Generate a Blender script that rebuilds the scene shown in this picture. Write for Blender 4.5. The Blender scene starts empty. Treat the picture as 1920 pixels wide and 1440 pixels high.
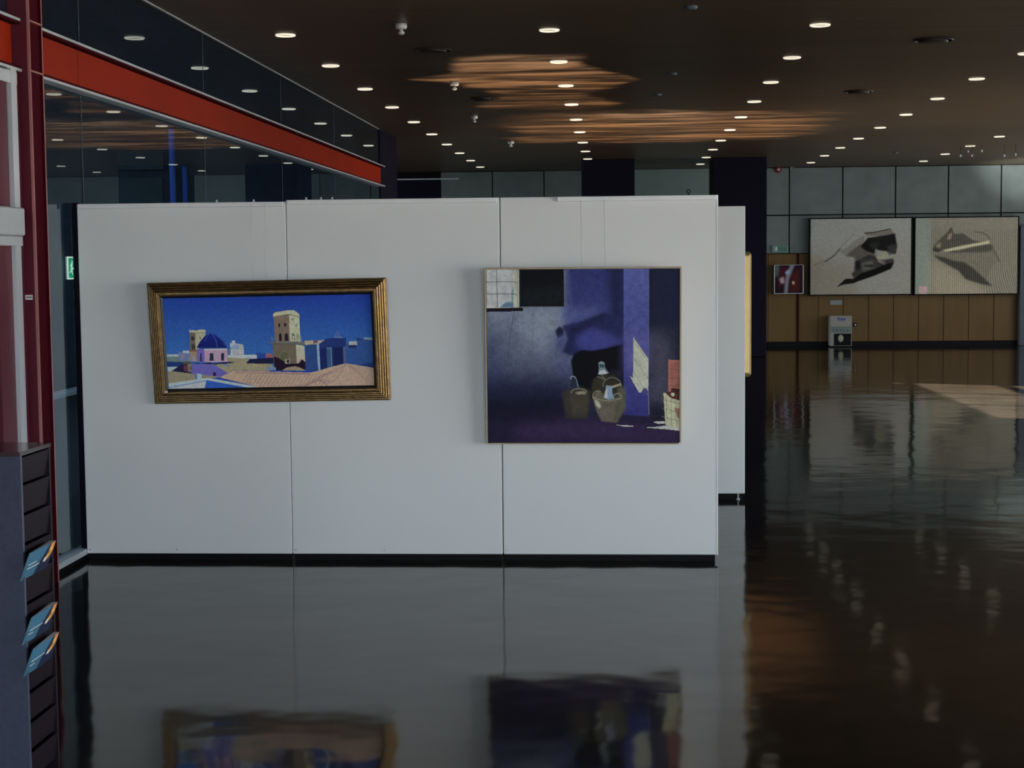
import bpy, math, random
import numpy as np
from mathutils import Vector, Matrix
random.seed(7)
rng = np.random.default_rng(7)
SC = bpy.context.scene
COL = SC.collection
# ------------------------------------------------------------------ camera
F, YAW, PITCH, ROLL = 3033.5, .0658, .0758, .0095
EYE = Vector((0, 0, 1.6))
_r = Vector((math.cos(YAW), math.sin(YAW), 0)); _f = Vector((-math.sin(YAW), math.cos(YAW), 0))
_u = Vector((0, 0, 1))
FWD = _f * math.cos(PITCH) - _u * math.sin(PITCH)
UP0 = _f * math.sin(PITCH) + _u * math.cos(PITCH)
RIGHT = _r * math.cos(ROLL) - UP0 * math.sin(ROLL)
UP = _r * math.sin(ROLL) + UP0 * math.cos(ROLL)
cam = bpy.data.objects.new('camera', bpy.data.cameras.new('camera')); COL.objects.link(cam)
cam.data.sensor_width = 36; cam.data.lens = F / 1920 * 36; cam.data.clip_end = 200
M = Matrix((RIGHT, UP, -FWD)).transposed().to_4x4(); M.translation = EYE
cam.matrix_world = M
SC.camera = cam
# ------------------------------------------------------------------ view, world
SKY = 9.6
SC.view_settings.view_transform = 'Standard'; SC.view_settings.look = 'None'
SC.view_settings.gamma = 1; SC.view_settings.use_curve_mapping = False
SC.view_settings.exposure = 0
w = bpy.data.worlds.new('world'); SC.world = w; w.use_nodes = True
w.node_tree.nodes['Background'].inputs[0].default_value = (.78, .90, 1, 1)
w.node_tree.nodes['Background'].inputs[1].default_value = SKY
# ------------------------------------------------------------------ lights
def area(name, loc, aim, sx, sy, watts, col):
    l = bpy.data.lights.new(name, 'AREA'); l.shape = 'RECTANGLE'; l.size = sx; l.size_y = sy
    l.energy = watts; l.color = col
    o = bpy.data.objects.new(name, l); COL.objects.link(o); o.location = loc
    o.rotation_euler = (Vector(aim) - Vector(loc)).to_track_quat('-Z', 'Y').to_euler()
    return o
def portal(name, loc, aim, sx, sy):
    o = area(name, loc, aim, sx, sy, 1, (1, 1, 1)); o.data.cycles.is_portal = True; return o
portal('side_window_portal', (9.0, 2.9, 1.5), (-8.9, 2.9, 1.5), 8.6, 2.5)
portal('rear_window_portal', (1.5, -6.0, 1.525), (1.5, 8, 1.525), 7.4, 2.55)
portal('far_side_window_portal', (9.0, 16.3, 1.55), (-8, 16.3, 1.55), 4.6, 3.1)
area('far_end_fill', (8.88, 24, 1.7), (-8, 24, 1.7), 7.5, 2.6, 205, (.9, .97, 1))  # fill lamp added to brighten the far end of the room
area('courtyard_fill', (-7.5, 14, 6.4), (-7.5, 17, 0), 6, 6, 400, (.55, .75, 1))  # lamp added under the closed roof to brighten the view through the glass
sun = bpy.data.lights.new('sun', 'SUN'); sun.energy = 100; sun.angle = .009; sun.color = (1, .88, .72)
so = bpy.data.objects.new('sun', sun); COL.objects.link(so); so.location = (20, 8, 12)
_h = Vector((-1.29, .55, 0)).normalized()
so.rotation_euler = (_h * math.cos(math.radians(27.6)) - _u * math.sin(math.radians(27.6))).to_track_quat('-Z', 'Y').to_euler()

def ripple_spot(name, loc, hx, hy, watts, fx, fy, seed, col, aim=None):
    """sunlight thrown up on the ceiling by the wavy polished floor: a lamp whose beam is broken into ripples"""
    l = bpy.data.lights.new(name, 'SPOT'); l.energy = watts; l.spot_size = math.radians(150)
    l.spot_blend = .1; l.shadow_soft_size = .01; l.color = col; l.use_nodes = True
    nt = l.node_tree; em = nt.nodes['Emission']; N = nt.nodes.new; L = nt.links.new
    def math_(op, a, b=None, c=None):
        n = N('ShaderNodeMath'); n.operation = op; n.use_clamp = False
        for k, v in enumerate((a, b, c)):
            if v is None: continue
            if isinstance(v, (int, float)): n.inputs[k].default_value = v
            else: L(v, n.inputs[k])
        return n.outputs[0]
    tc = N('ShaderNodeTexCoord'); sp = N('ShaderNodeSeparateXYZ'); L(tc.outputs['Normal'], sp.inputs[0])
    az = math_('MAXIMUM', math_('ABSOLUTE', sp.outputs[2]), .05)
    u = math_('DIVIDE', sp.outputs[0], az); v = math_('DIVIDE', sp.outputs[1], az)
    def noise(su, sv, det, off, dist=0):
        cb = N('ShaderNodeCombineXYZ'); L(math_('MULTIPLY', u, su), cb.inputs[0]); L(math_('MULTIPLY', v, sv), cb.inputs[1]); cb.inputs[2].default_value = seed + off
        n = N('ShaderNodeTexNoise'); n.inputs['Scale'].default_value = 1; n.inputs['Detail'].default_value = det; n.inputs['Distortion'].default_value = dist
        L(cb.outputs[0], n.inputs[0]); return n.outputs['Fac']
    def smooth(x, a, b):
        n = N('ShaderNodeMapRange'); n.interpolation_type = 'SMOOTHSTEP'; n.inputs[1].default_value = a; n.inputs[2].default_value = b; L(x, n.inputs[0]); return n.outputs[0]
    edge = noise(2.2, 2.2, 2, 5)
    e = math_('MULTIPLY', math_('SUBTRACT', edge, .5), .55)
    mu = smooth(math_('ADD', math_('ABSOLUTE', u), e), hx, hx * .72); mv = smooth(math_('ADD', math_('ABSOLUTE', v), e), hy, hy * .8)
    rip = smooth(noise(fx, fy, 3, 0, 1.1), .42, .72); fine = smooth(noise(fx * 2.2, fy * 2.4, 2, 9, .8), .4, .75)
    r = math_('ADD', math_('MULTIPLY', math_('POWER', rip, 1.5), .8), math_('MULTIPLY', fine, .3)); r = math_('ADD', r, .06)
    L(math_('MULTIPLY', math_('MULTIPLY', mu, mv), r), em.inputs['Strength'])
    o = bpy.data.objects.new(name, l); COL.objects.link(o); o.location = loc
    if aim: o.rotation_euler = (Vector(aim) - Vector(loc)).to_track_quat('-Z', 'Y').to_euler()
    else: o.rotation_euler = (math.pi, 0, 0)
    return o
ripple_spot('sun_glint_off_floor', (.62, 20.5, .05), .66, .80, 2000, 1.5, 7.5, 3, (1, .68, .42))
ripple_spot('sun_glint_off_floor_near', (-.82, 15.3, .05), .24, .78, 1500, 1.8, 7.5, 11, (1, .68, .42))
l = bpy.data.lights.new('far_wall_glow_spot', 'SPOT'); l.energy = 1900; l.spot_size = math.radians(24); l.spot_blend = .8; l.shadow_soft_size = .05; l.color = (.92, 1, 1)  # spot lamp added near the floor to brighten the upper far wall
o = bpy.data.objects.new('far_wall_glow_spot', l); COL.objects.link(o); o.location = (7.6, 23.5, .1)
o.rotation_euler = (Vector((7.5, 29.7, 3.95)) - Vector(o.location)).to_track_quat('-Z', 'Y').to_euler()

# ------------------------------------------------------------------ ray helpers (photo pixel -> point on a real plane)
def ray(px, py): return FWD + RIGHT * ((px - 960) / F) + UP * ((720 - py) / F)
def onY(px, py, Y): d = ray(px, py); return EYE + d * (Y / d.y)
def onX(px, py, X): d = ray(px, py); return EYE + d * (X / d.x)
def onZ(px, py, Z): d = ray(px, py); return EYE + d * ((Z - 1.6) / d.z)
def proj(P):
    v = Vector(P) - EYE; d = v.dot(FWD); return 960 + F * v.dot(RIGHT) / d, 720 - F * v.dot(UP) / d

# ------------------------------------------------------------------ mesh helpers
class MB:
    def __init__(s): s.v = []; s.f = []; s.sm = []
    def add(s, vs, fs, smooth=False):
        n = len(s.v); s.v += [tuple(p) for p in vs]; s.f += [tuple(i + n for i in q) for q in fs]; s.sm += [smooth] * len(fs); return s
    def box(s, x0, x1, y0, y1, z0, z1, T=None):
        vs = [Vector((x, y, z)) for z in (z0, z1) for y in (y0, y1) for x in (x0, x1)]
        if T: vs = [T(p) for p in vs]
        return s.add(vs, [(0, 2, 3, 1), (4, 5, 7, 6), (0, 1, 5, 4), (2, 6, 7, 3), (0, 4, 6, 2), (1, 3, 7, 5)])
    def cbox(s, x0, x1, y0, y1, z0, z1, b, T=None):
        """box with chamfered vertical and horizontal edges (profile rings)"""
        rings = []
        for z, i in ((z0, b), (z0 + b, 0), (z1 - b, 0), (z1, b)):
            a = [(x0 + b, y0 + i), (x1 - b, y0 + i), (x1 - i, y0 + b), (x1 - i, y1 - b), (x1 - b, y1 - i), (x0 + b, y1 - i), (x0 + i, y1 - b), (x0 + i, y0 + b)]
            rings.append([Vector((x, y, z)) for x, y in a])
        vs = [p for r in rings for p in r]
        if T: vs = [T(p) for p in vs]
        fs = [tuple(range(7, -1, -1)), tuple(range(24, 32))]
        for k in range(3):
            for i in range(8):
                j = (i + 1) % 8; fs.append((k * 8 + i, k * 8 + j, k * 8 + 8 + j, k * 8 + 8 + i))
        return s.add(vs, fs)
    def lathe(s, prof, c=(0, 0, 0), n=24, T=None, smooth=True, close=False):
        vs = []
        for r, z in prof:
            for i in range(n):
                a = 2 * math.pi * i / n; vs.append(Vector((c[0] + r * math.cos(a), c[1] + r * math.sin(a), c[2] + z)))
        if T: vs = [T(p) for p in vs]
        fs = []; m = len(prof)
        for k in range(m if close else m - 1):
            k2 = (k + 1) % m
            for i in range(n):
                j = (i + 1) % n; fs.append((k * n + i, k * n + j, k2 * n + j, k2 * n + i))
        if not close: fs += [tuple(range(n - 1, -1, -1)), tuple(range((m - 1) * n, m * n))]
        return s.add(vs, fs, smooth)
    def prism(s, poly, T, d):
        """flat outline (u,v) with thickness d through T(u,v,w)"""
        n = len(poly)
        vs = [T(u, v, 0) for u, v in poly] + [T(u, v, d) for u, v in poly]
        fs = [tuple(range(n)), tuple(range(2 * n - 1, n - 1, -1))] + [(i, i + n, (i + 1) % n + n, (i + 1) % n) for i in range(n)]
        return s.add(vs, fs)
    def tube(s, pts, r, n=8):
        pts = [Vector(p) for p in pts]; rings = []
        for i, p in enumerate(pts):
            t = (pts[min(i + 1, len(pts) - 1)] - pts[max(i - 1, 0)]).normalized()
            a = t.orthogonal().normalized() if i == 0 else (a - t * a.dot(t)).normalized()
            b = t.cross(a)
            rings.append([p + a * (r * math.cos(2 * math.pi * k / n)) + b * (r * math.sin(2 * math.pi * k / n)) for k in range(n)])
        vs = [p for q in rings for p in q]; fs = [tuple(range(n - 1, -1, -1)), tuple(range(len(vs) - n, len(vs)))]
        for k in range(len(pts) - 1):
            for i in range(n): fs.append((k * n + i, k * n + (i + 1) % n, (k + 1) * n + (i + 1) % n, (k + 1) * n + i))
        return s.add(vs, fs, True)
    def build(s, name, m, parent=None):
        off = Vector((0, 0, 0)); q = parent
        while q: off += q.location; q = q.parent
        me = bpy.data.meshes.new(name); me.from_pydata([tuple(Vector(p) - off) for p in s.v], [], s.f)
        me.polygons.foreach_set('use_smooth', s.sm); me.materials.append(m); me.update()
        o = bpy.data.objects.new(name, me); COL.objects.link(o)
        if parent: o.parent = parent
        return o
def B(*a): return MB().box(*a)
def tag(o, label=None, cat=None, group=None, kind=None):
    for k, v in (('label', label), ('category', cat), ('group', group), ('kind', kind)):
        if v: o[k] = v
    return o
def thing(name, loc, label, cat, group=None):
    o = bpy.data.objects.new(name, None); COL.objects.link(o); o.location = loc; o.empty_display_size = .05
    return tag(o, label, cat, group)
def struct(o): o['kind'] = 'structure'; return o
def dup(root, delta, label=None):
    def cp(o, parent):
        c = o.copy(); COL.objects.link(c)
        if parent: c.parent = parent
        for ch in o.children: cp(ch, c)
        return c
    r = cp(root, None); r.location = root.location + Vector(delta)
    if label: r['label'] = label
    return r

# ------------------------------------------------------------------ materials
def lin(r, g, b, E=1.0):
    f = lambda c: (c / 255 / 12.92 if c / 255 <= .04045 else ((c / 255 + .055) / 1.055) ** 2.4)
    return tuple(min(.98, f(c) / E) for c in (r, g, b))
def mat(name, col, rough=.5, metal=0, spec=.5, var=.08, scale=(8, 8, 8), bump=0, bscale=60, emit=None, coat=0, noise='noise'):
    m = bpy.data.materials.new(name); m.use_nodes = True; nt = m.node_tree; p = nt.nodes['Principled BSDF']; L = nt.links.new
    p.inputs['Roughness'].default_value = rough; p.inputs['Metallic'].default_value = metal
    p.inputs['Specular IOR Level'].default_value = spec; p.inputs['Coat Weight'].default_value = coat
    tc = nt.nodes.new('ShaderNodeTexCoord'); mp = nt.nodes.new('ShaderNodeMapping'); mp.inputs['Scale'].default_value = scale
    L(tc.outputs['Object'], mp.inputs[0])
    no = nt.nodes.new('ShaderNodeTexNoise'); no.inputs['Scale'].default_value = 1; no.inputs['Detail'].default_value = 4
    L(mp.outputs[0], no.inputs[0])
    mx = nt.nodes.new('ShaderNodeMix'); mx.data_type = 'RGBA'
    mx.inputs[6].default_value = tuple(c * (1 - var * 2) for c in col) + (1,); mx.inputs[7].default_value = tuple(min(1, c * (1 + var * 2)) for c in col) + (1,)
    L(no.outputs['Fac'], mx.inputs[0]); L(mx.outputs[2], p.inputs['Base Color'])
    if bump:
        n2 = nt.nodes.new('ShaderNodeTexNoise'); n2.inputs['Scale'].default_value = bscale
        bp = nt.nodes.new('ShaderNodeBump'); bp.inputs['Strength'].default_value = bump; bp.inputs['Distance'].default_value = .01
        L(tc.outputs['Object'], n2.inputs[0]); L(n2.outputs['Fac'], bp.inputs['Height']); L(bp.outputs[0], p.inputs['Normal'])
    if emit: p.inputs['Emission Color'].default_value = emit[0] + (1,); p.inputs['Emission Strength'].default_value = emit[1]
    return m
M_panel = mat('white_laminate', (.80, .80, .78), .45, var=.01, spec=.3, scale=(2, 2, 2))
M_edge = mat('white_edge', (.86, .86, .84), .4, var=.01)
M_black = mat('matt_black', (.005, .005, .006), .6, spec=.12)
M_pier = mat('dark_navy_cladding', (.006, .004, .014), .7, spec=.15)
M_concrete = mat('grey_concrete', (.19, .215, .20), .75, var=.14, scale=(3, 3, 3), bump=.15, bscale=40, spec=.25)
M_pale = mat('pale_green_grey_plaster', (.25, .30, .27), .8, var=.08, scale=(2, 2, 2), spec=.2)
M_wood = mat('amber_veneer', (.15, .083, .024), .55, var=.12, scale=(9, 9, 1.2), spec=.25)
M_woodred = mat('red_brown_wood_edge', (.04, .010, .005), .7, spec=.05)
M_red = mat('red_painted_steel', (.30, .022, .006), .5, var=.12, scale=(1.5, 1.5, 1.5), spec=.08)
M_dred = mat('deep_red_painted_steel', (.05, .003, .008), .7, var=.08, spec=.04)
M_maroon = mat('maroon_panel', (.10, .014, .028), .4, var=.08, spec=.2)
M_rededge = mat('pale_red_edge', (.36, .15, .14), .4, var=.1, spec=.3)  # paler than the other reds of the column
M_alu = mat('brushed_aluminium', (.62, .65, .67), .42, .3, var=.05, scale=(30, 30, 2))
M_seal = mat('grey_silicone', (.10, .12, .14), .5)
M_cable = mat('nylon_cord', (.72, .73, .72), .35, var=.02)
M_white = mat('white_plastic', (.6, .62, .62), .4, var=.03)
M_lamp = mat('lit_lamp_ring', (.8, .75, .6), .4, emit=((1, .92, .74), .8))
M_cup = mat('lamp_reflector', (.5, .45, .35), .3, .5, emit=((1, .8, .5), .14))
M_brownmetal = mat('brown_painted_metal', (.03, .022, .016), .5)
M_alarm = mat('red_plastic', (.25, .02, .02), .4)
M_rack = mat('blue_grey_lacquer', (.052, .060, .098), .5, var=.15, scale=(60, 60, 60), spec=.3)
M_pocket = mat('dark_plum_lacquer', (.013, .007, .012), .55, spec=.12)
M_racktop = mat('glossy_plum_top', (.03, .012, .014), .08, spec=.8)
M_gold = mat('gilded_wood', (.22, .13, .052), .3, .9, var=.3, scale=(30, 30, 30), bump=.15, bscale=120)
M_goldpale = mat('pale_gilt', (.36, .24, .09), .35, .6, var=.1)
M_liner = mat('black_liner', (.01, .008, .008), .5)
M_oak = mat('pale_oak_strip', (.50, .38, .22), .5, var=.1, scale=(3, 40, 3))
M_paper = mat('white_paper', (.75, .75, .72), .6, var=.02)
M_post = mat('blue_painted_post', (.07, .15, .55), .5)
M_ground = mat('courtyard_paving', (.045, .05, .055), .8, var=.2, scale=(4, 4, 4))
M_courtwall = mat('courtyard_wall', (.075, .09, .11), .9, var=.2, spec=.1)
M_courtpanel = mat('courtyard_panel', (.09, .13, .13), .8, var=.1)

# floor: black polished terrazzo, slightly uneven
def floor_mat():
    m = mat('polished_black_floor', (.017, .014, .011), .07, spec=.27, var=.25, scale=(1.3, 1.3, 1.3))
    nt = m.node_tree; L = nt.links.new; p = nt.nodes['Principled BSDF']; tc = [n for n in nt.nodes if n.type == 'TEX_COORD'][0]
    a = nt.nodes.new('ShaderNodeTexNoise'); a.inputs['Scale'].default_value = 2.0; a.inputs['Detail'].default_value = 2
    b = nt.nodes.new('ShaderNodeBump'); b.inputs['Strength'].default_value = .3; b.inputs['Distance'].default_value = .015
    L(tc.outputs['Object'], a.inputs[0]); L(a.outputs['Fac'], b.inputs['Height']); L(b.outputs[0], p.inputs['Normal'])
    c = nt.nodes.new('ShaderNodeTexNoise'); c.inputs['Scale'].default_value = .9; c.inputs['Detail'].default_value = 5
    mr = nt.nodes.new('ShaderNodeMapRange'); mr.inputs[3].default_value = .05; mr.inputs[4].default_value = .11
    L(tc.outputs['Object'], c.inputs[0]); L(c.outputs['Fac'], mr.inputs[0]); L(mr.outputs[0], p.inputs['Roughness'])
    return m
M_floor = floor_mat()
def ceil_mat():
    m = mat('dark_walnut_ceiling', (.12, .078, .048), .42, spec=.25, var=.3, scale=(.35, 7, 1))
    return m
M_ceil = ceil_mat()
def glass_mat():
    m = bpy.data.materials.new('tinted_glass'); m.use_nodes = True; nt = m.node_tree; L = nt.links.new
    nt.nodes.remove(nt.nodes['Principled BSDF']); out = nt.nodes['Material Output']
    t = nt.nodes.new('ShaderNodeBsdfTransparent'); t.inputs[0].default_value = (.72, .80, .84, 1)
    g = nt.nodes.new('ShaderNodeBsdfGlossy'); g.inputs['Roughness'].default_value = 0; g.inputs[0].default_value = (.8, .92, 1, 1)
    fr = nt.nodes.new('ShaderNodeFresnel'); fr.inputs[0].default_value = 1.5
    # the two faces of a pane reflect together at its front; the back face only lets the light through
    ge = nt.nodes.new('ShaderNodeNewGeometry'); inv = nt.nodes.new('ShaderNodeMath'); inv.operation = 'SUBTRACT'; inv.inputs[0].default_value = 1
    ml = nt.nodes.new('ShaderNodeMath'); ml.operation = 'MULTIPLY'; m2 = nt.nodes.new('ShaderNodeMath'); m2.operation = 'MULTIPLY'; m2.inputs[1].default_value = 1.6; m2.use_clamp = True
    L(ge.outputs['Backfacing'], inv.inputs[1]); L(fr.outputs[0], ml.inputs[0]); L(inv.outputs[0], ml.inputs[1]); L(ml.outputs[0], m2.inputs[0])
    mx = nt.nodes.new('ShaderNodeMixShader')
    L(m2.outputs[0], mx.inputs[0]); L(t.outputs[0], mx.inputs[1]); L(g.outputs[0], mx.inputs[2]); L(mx.outputs[0], out.inputs[0])
    return m
M_glass = glass_mat()
def attr_mat(name, rough=.5, spec=.3):
    m = bpy.data.materials.new(name); m.use_nodes = True; nt = m.node_tree; p = nt.nodes['Principled BSDF']
    a = nt.nodes.new('ShaderNodeVertexColor'); a.layer_name = 'Col'
    no = nt.nodes.new('ShaderNodeTexNoise'); no.inputs['Scale'].default_value = 300
    bp = nt.nodes.new('ShaderNodeBump'); bp.inputs['Strength'].default_value = .08; bp.inputs['Distance'].default_value = .002
    nt.links.new(no.outputs['Fac'], bp.inputs['Height']); nt.links.new(bp.outputs[0], p.inputs['Normal'])
    nt.links.new(a.outputs[0], p.inputs['Base Color']); p.inputs['Roughness'].default_value = rough; p.inputs['Specular IOR Level'].default_value = spec
    return m
M_oil = attr_mat('oil_paint', .55, .1); M_print = attr_mat('printed_sheet', .55, .06)

# ------------------------------------------------------------------ room shell
XG, H, YB, XR, YN = -2.94, 3.242, 29.7, 9.0, -6.0
struct(B(XG - .06, XR + .2, YN - .2, 33, -.2, 0).box(-9, XG - .06, 21.5, 33, -.2, 0).build('floor', M_floor))
struct(B(XG - .06, XR + .2, YN - .2, 33, H, H + .15).box(-9, XG - .06, 21.5, 33, H, H + .15).build('ceiling', M_ceil))
# right wall with the two glazed openings
wr = MB(); wr.box(XR, XR + .2, 7.2, 14, 0, H); wr.box(XR, XR + .2, YN, -1.4, 0, H); wr.box(XR, XR + .2, 18.6, 33, 0, H)
wr.box(XR, XR + .2, -1.4, 7.2, 0, .25); wr.box(XR, XR + .2, -1.4, 7.2, 2.75, H); wr.box(XR, XR + .2, 14, 18.37, 3.1, H)
struct(wr.build('wall_right', M_concrete))
for nm, y0, y1, z0, z1, n in (('window_2', -1.4, 7.2, .25, 2.75, 5), ('window_3', 14, 18.6, 0, 3.1, 3)):
    fr = MB(); d = .05
    for k in range(n + 1):
        y = y0 + (y1 - y0) * k / n; fr.box(XR + .05, XR + .13, y - d / 2, y + d / 2, z0, z1)
    fr.box(XR + .05, XR + .13, y0, y1, z0, z0 + .05); fr.box(XR + .05, XR + .13, y0, y1, z1 - .05, z1); fr.box(XR + .05, XR + .13, y0, y1, 2.42, 2.48)
    struct(fr.build(nm, M_alu))
struct(B(XR - .06, XR - .001, 20.1, 27.9, .3, 3.1).build('fill_lamp_panel', M_white))  # unseen white panel added behind the far end fill lamp
wn = MB(); wn.box(XG, -2.2, YN - .2, YN, 0, H); wn.box(5.2, XR, YN - .2, YN, 0, H); wn.box(-2.2, 5.2, YN - .2, YN, 0, .25); wn.box(-2.2, 5.2, YN - .2, YN, 2.8, H)
struct(wn.build('wall_front', M_concrete))
# far end wall: structural backing, panels are its children
wb = struct(B(-9, XR, YB + .03, YB + .25, 0, H).build('wall_back', M_black))
zs = [onY(1700, 401, YB).z, onY(1470, 476, YB).z]   # seam of the two concrete rows, top of the wood
def xs_at(pxs, py): return [onY(p, py, YB).x for p in pxs]
def panel_row(name, xs, z0, z1, m, gap=.016, proud=.02):
    for a, b in zip(xs[:-1], xs[1:]):
        MB().cbox(a + gap / 2, b - gap / 2, YB, YB + .03, z0 + gap / 2, z1 - gap / 2, .003).build(name, m, wb)
gx = xs_at([1281, 1381, 1480, 1580, 1679, 1778, 1877, 1976], 380)
panel_row('concrete_panel', gx[1:], zs[0], H, M_concrete, .022)
panel_row('concrete_panel', gx[1:], zs[1], zs[0], M_concrete, .022)
lx = xs_at([826, 923, 1020, 1117], 340)
panel_row('concrete_panel', lx, 0, H, M_concrete, .02)
pl = xs_at([1117, 1360], 340)
panel_row('plaster_panel', [pl[0], pl[1]], 0, H, M_pale, .01)
wx = xs_at([1395, 1440, 1497, 1534, 1581, 1628, 1675, 1722, 1769, 1816, 1863, 1910, 1957], 600)
panel_row('wood_panel', wx, .085, zs[1], M_wood, .008)
xl = onY(1497, 600, YB).x
B(xl - .035, xl + .01, YB - .02, YB, .085, zs[1]).build('wood_trim', M_woodred, wb)
nl = xs_at([560, 650, 740, 826], 340)
panel_row('dark_panel', nl, 0, 3.1, M_pier, .02)
a = onY(718, 323, YB - .02); b = onY(860, 320, YB - .02)
B(a.x - 2, b.x, YB - .04, YB, 3.10, 3.125).build('trim_strip', M_alu, wb)
struct(B(onY(1440, 645, YB).x, XR, YB - .012, YB, 0, .085).build('baseboard_back', M_black))
# the two dark piers and the grey one at the right edge of the picture
for i, (p0, p1, lab) in enumerate(((1090, 1190, None), (1338, 1438, None))):
    x0 = onY(p0, 330, 26.6).x; x1 = onY(p1, 330, 26.6).x
    pr = MB().cbox(x0, x1, 26.6, 27.9, 0, H - .002, .01).build('pier', M_pier)
    tag(pr, ('dark navy square pier rising behind the middle of the front white panels',
             'dark navy square pier between the second white panel and the amber wall')[i], 'pillar')
x0 = onY(1912.5, 500, YB - .16).x
tag(MB().cbox(x0, x0 + .7, YB - .17, YB - .015, 0, 2.15, .01).build('pier', mat('blue_grey_render', (.10, .12, .14), .8, var=.1)), 'low blue-grey pier beside the right-hand framed drawing', 'pillar')

# ------------------------------------------------------------------ glass wall on the left
joints = [3.45, 6.12, 8.79, 11.46, 14.13, 16.80, 20.0]
w1 = struct(B(XG - .05, XG + .03, 3.45, 20.0, 0, .03).build('window_1', M_black))
ZB0, ZB1 = 2.537, 2.787
for r, (z0, z1) in enumerate(((.06, ZB0 - .01), (ZB1 + .01, H))):
    for a, b in zip(joints[:-1], joints[1:]):
        B(XG - .006, XG + .006, a + .001, b - .001, z0, z1).build('pane', M_glass, w1)
    for a in joints[1:-1]:
        B(XG + .0062, XG + .008, a - .002, a + .002, z0, z1).build('joint_seal', M_seal, w1)
B(XG - .02, XG + .05, 3.45, 20.0, .03, .06).build('sill', M_alu, w1)
B(XG + .0065, XG + .016, 3.45, 20.0, H - .007, H - .0005).build('head_channel', M_alu, w1)
struct(B(XG - .3, XG + .02, 20.0, 21.5, 0, H).build('wall_left', M_pier))

# red steel beam
bm_ = thing('steel_beam', (XG, 12, ZB0), 'long red steel beam running along the glass wall above the white panels', 'beam')
XF = -2.875
segs = [4.0, 8.72, 14.0, 20.0]
for a, b in zip(segs[:-1], segs[1:]):
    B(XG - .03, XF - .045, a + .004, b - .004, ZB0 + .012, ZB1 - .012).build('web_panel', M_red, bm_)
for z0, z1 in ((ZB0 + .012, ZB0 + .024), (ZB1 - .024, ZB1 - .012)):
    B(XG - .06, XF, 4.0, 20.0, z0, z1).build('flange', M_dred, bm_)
B(XG - .01, XF + .004, 4.0, 20.06, ZB0 - .002, ZB0 + .011).build('edge_strip', M_alu, bm_)
B(XG - .01, XF + .004, 4.0, 20.06, ZB1 - .011, ZB1 + .002).build('edge_strip', M_alu, bm_)

# red column (H section)
c0 = onZ(110, 1080, 0)
XC = -2.83
ya = onX(52.5, 0, XC).y; yr = onX(79, 0, XC).y
cl = thing('steel_column', (XC - .05, (ya + yr) / 2, 0), 'tall dark red steel column between the leaflet rack and the white panels', 'column')
B(XC - .012, XC, ya, ya + .012, 0, H).build('flange_edge', M_rededge, cl)
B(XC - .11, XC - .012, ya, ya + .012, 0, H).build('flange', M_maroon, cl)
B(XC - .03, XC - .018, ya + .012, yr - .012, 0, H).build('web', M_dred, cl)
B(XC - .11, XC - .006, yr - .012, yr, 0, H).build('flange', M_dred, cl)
B(XC - .006, XC - .004, yr - .012, yr, 0, H).build('flange_edge', M_rededge, cl)
for z in (ZB0 + .005, ZB1 - .005):
    B(XC - .03, XC - .001, ya + .012, yr - .012, z - .004, z + .004).build('stiffener', M_rededge, cl)

# sliding door unit left of the column
XD = -2.87
dr = thing('sliding_door', (XD, 7.2, 0), 'aluminium and maroon automatic door frame at the left edge', 'door')
def ydx(px, py, X): return onX(px, py, X).y
y47 = ydx(47, 410, XD + .05); zt = onX(47, 390, XD + .05).z; zb = onX(47, 442, XD + .05).z
MB().cbox(XD - .06, XD + .05, 5.0, y47, zb, zt, .006).build('drive_box', M_alu, dr)
zc = onX(39, 461, XD).z; y39 = ydx(39, 450, XD)
B(XD - .04, XD + .01, 5.0, y39, zc, zb - .002).build('track', M_alu, dr)
yj0, yj1 = ydx(29.5, 470, XD), ydx(40, 470, XD)
B(XD - .04, XD, yj0, yj1, 0, zc).build('jamb', M_alu, dr)
yj2, yj3 = ydx(13.5, 160, XD), ydx(24, 160, XD)
B(XD - .04, XD, yj2 + .05, yj3 + .05, zt, ZB0).build('jamb', M_alu, dr)
B(XD - .03, XD - .005, 5.0, yj3 + .07, ZB0 - .07, ZB0 - .012).build('head_rail', M_alu, dr)
B(XD - .05, XD - .02, yj1, ya + .006, 0, ZB0 - .012).build('side_panel', M_maroon, dr)
B(XD - .05, XD - .02, ydx(7, 600, XD), yj0, 0, ZB0 - .012).build('side_panel', M_maroon, dr)  # maroon sheet added in place of a reflection in the door glass
# small white sticker on the maroon panel
s0 = onY(47.5, 553, ya); s1 = onY(61.5, 562, ya)
st = B(s0.x, s1.x, ya - .0012, ya - .0002, s1.z, s0.z).build('sticker', M_paper)
tag(st, 'small white printed sticker on the maroon front of the red column', 'label')
lines = MB(); xx = s0.x + .005
for k in range(5):
    wd = (.004, .006, .003, .005, .004)[k]
    lines.box(xx, xx + wd, ya - .0016, ya - .0012, s1.z + .008, s0.z - .008); xx += wd + .0018
lines.build('lettering', M_seal, st)

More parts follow.
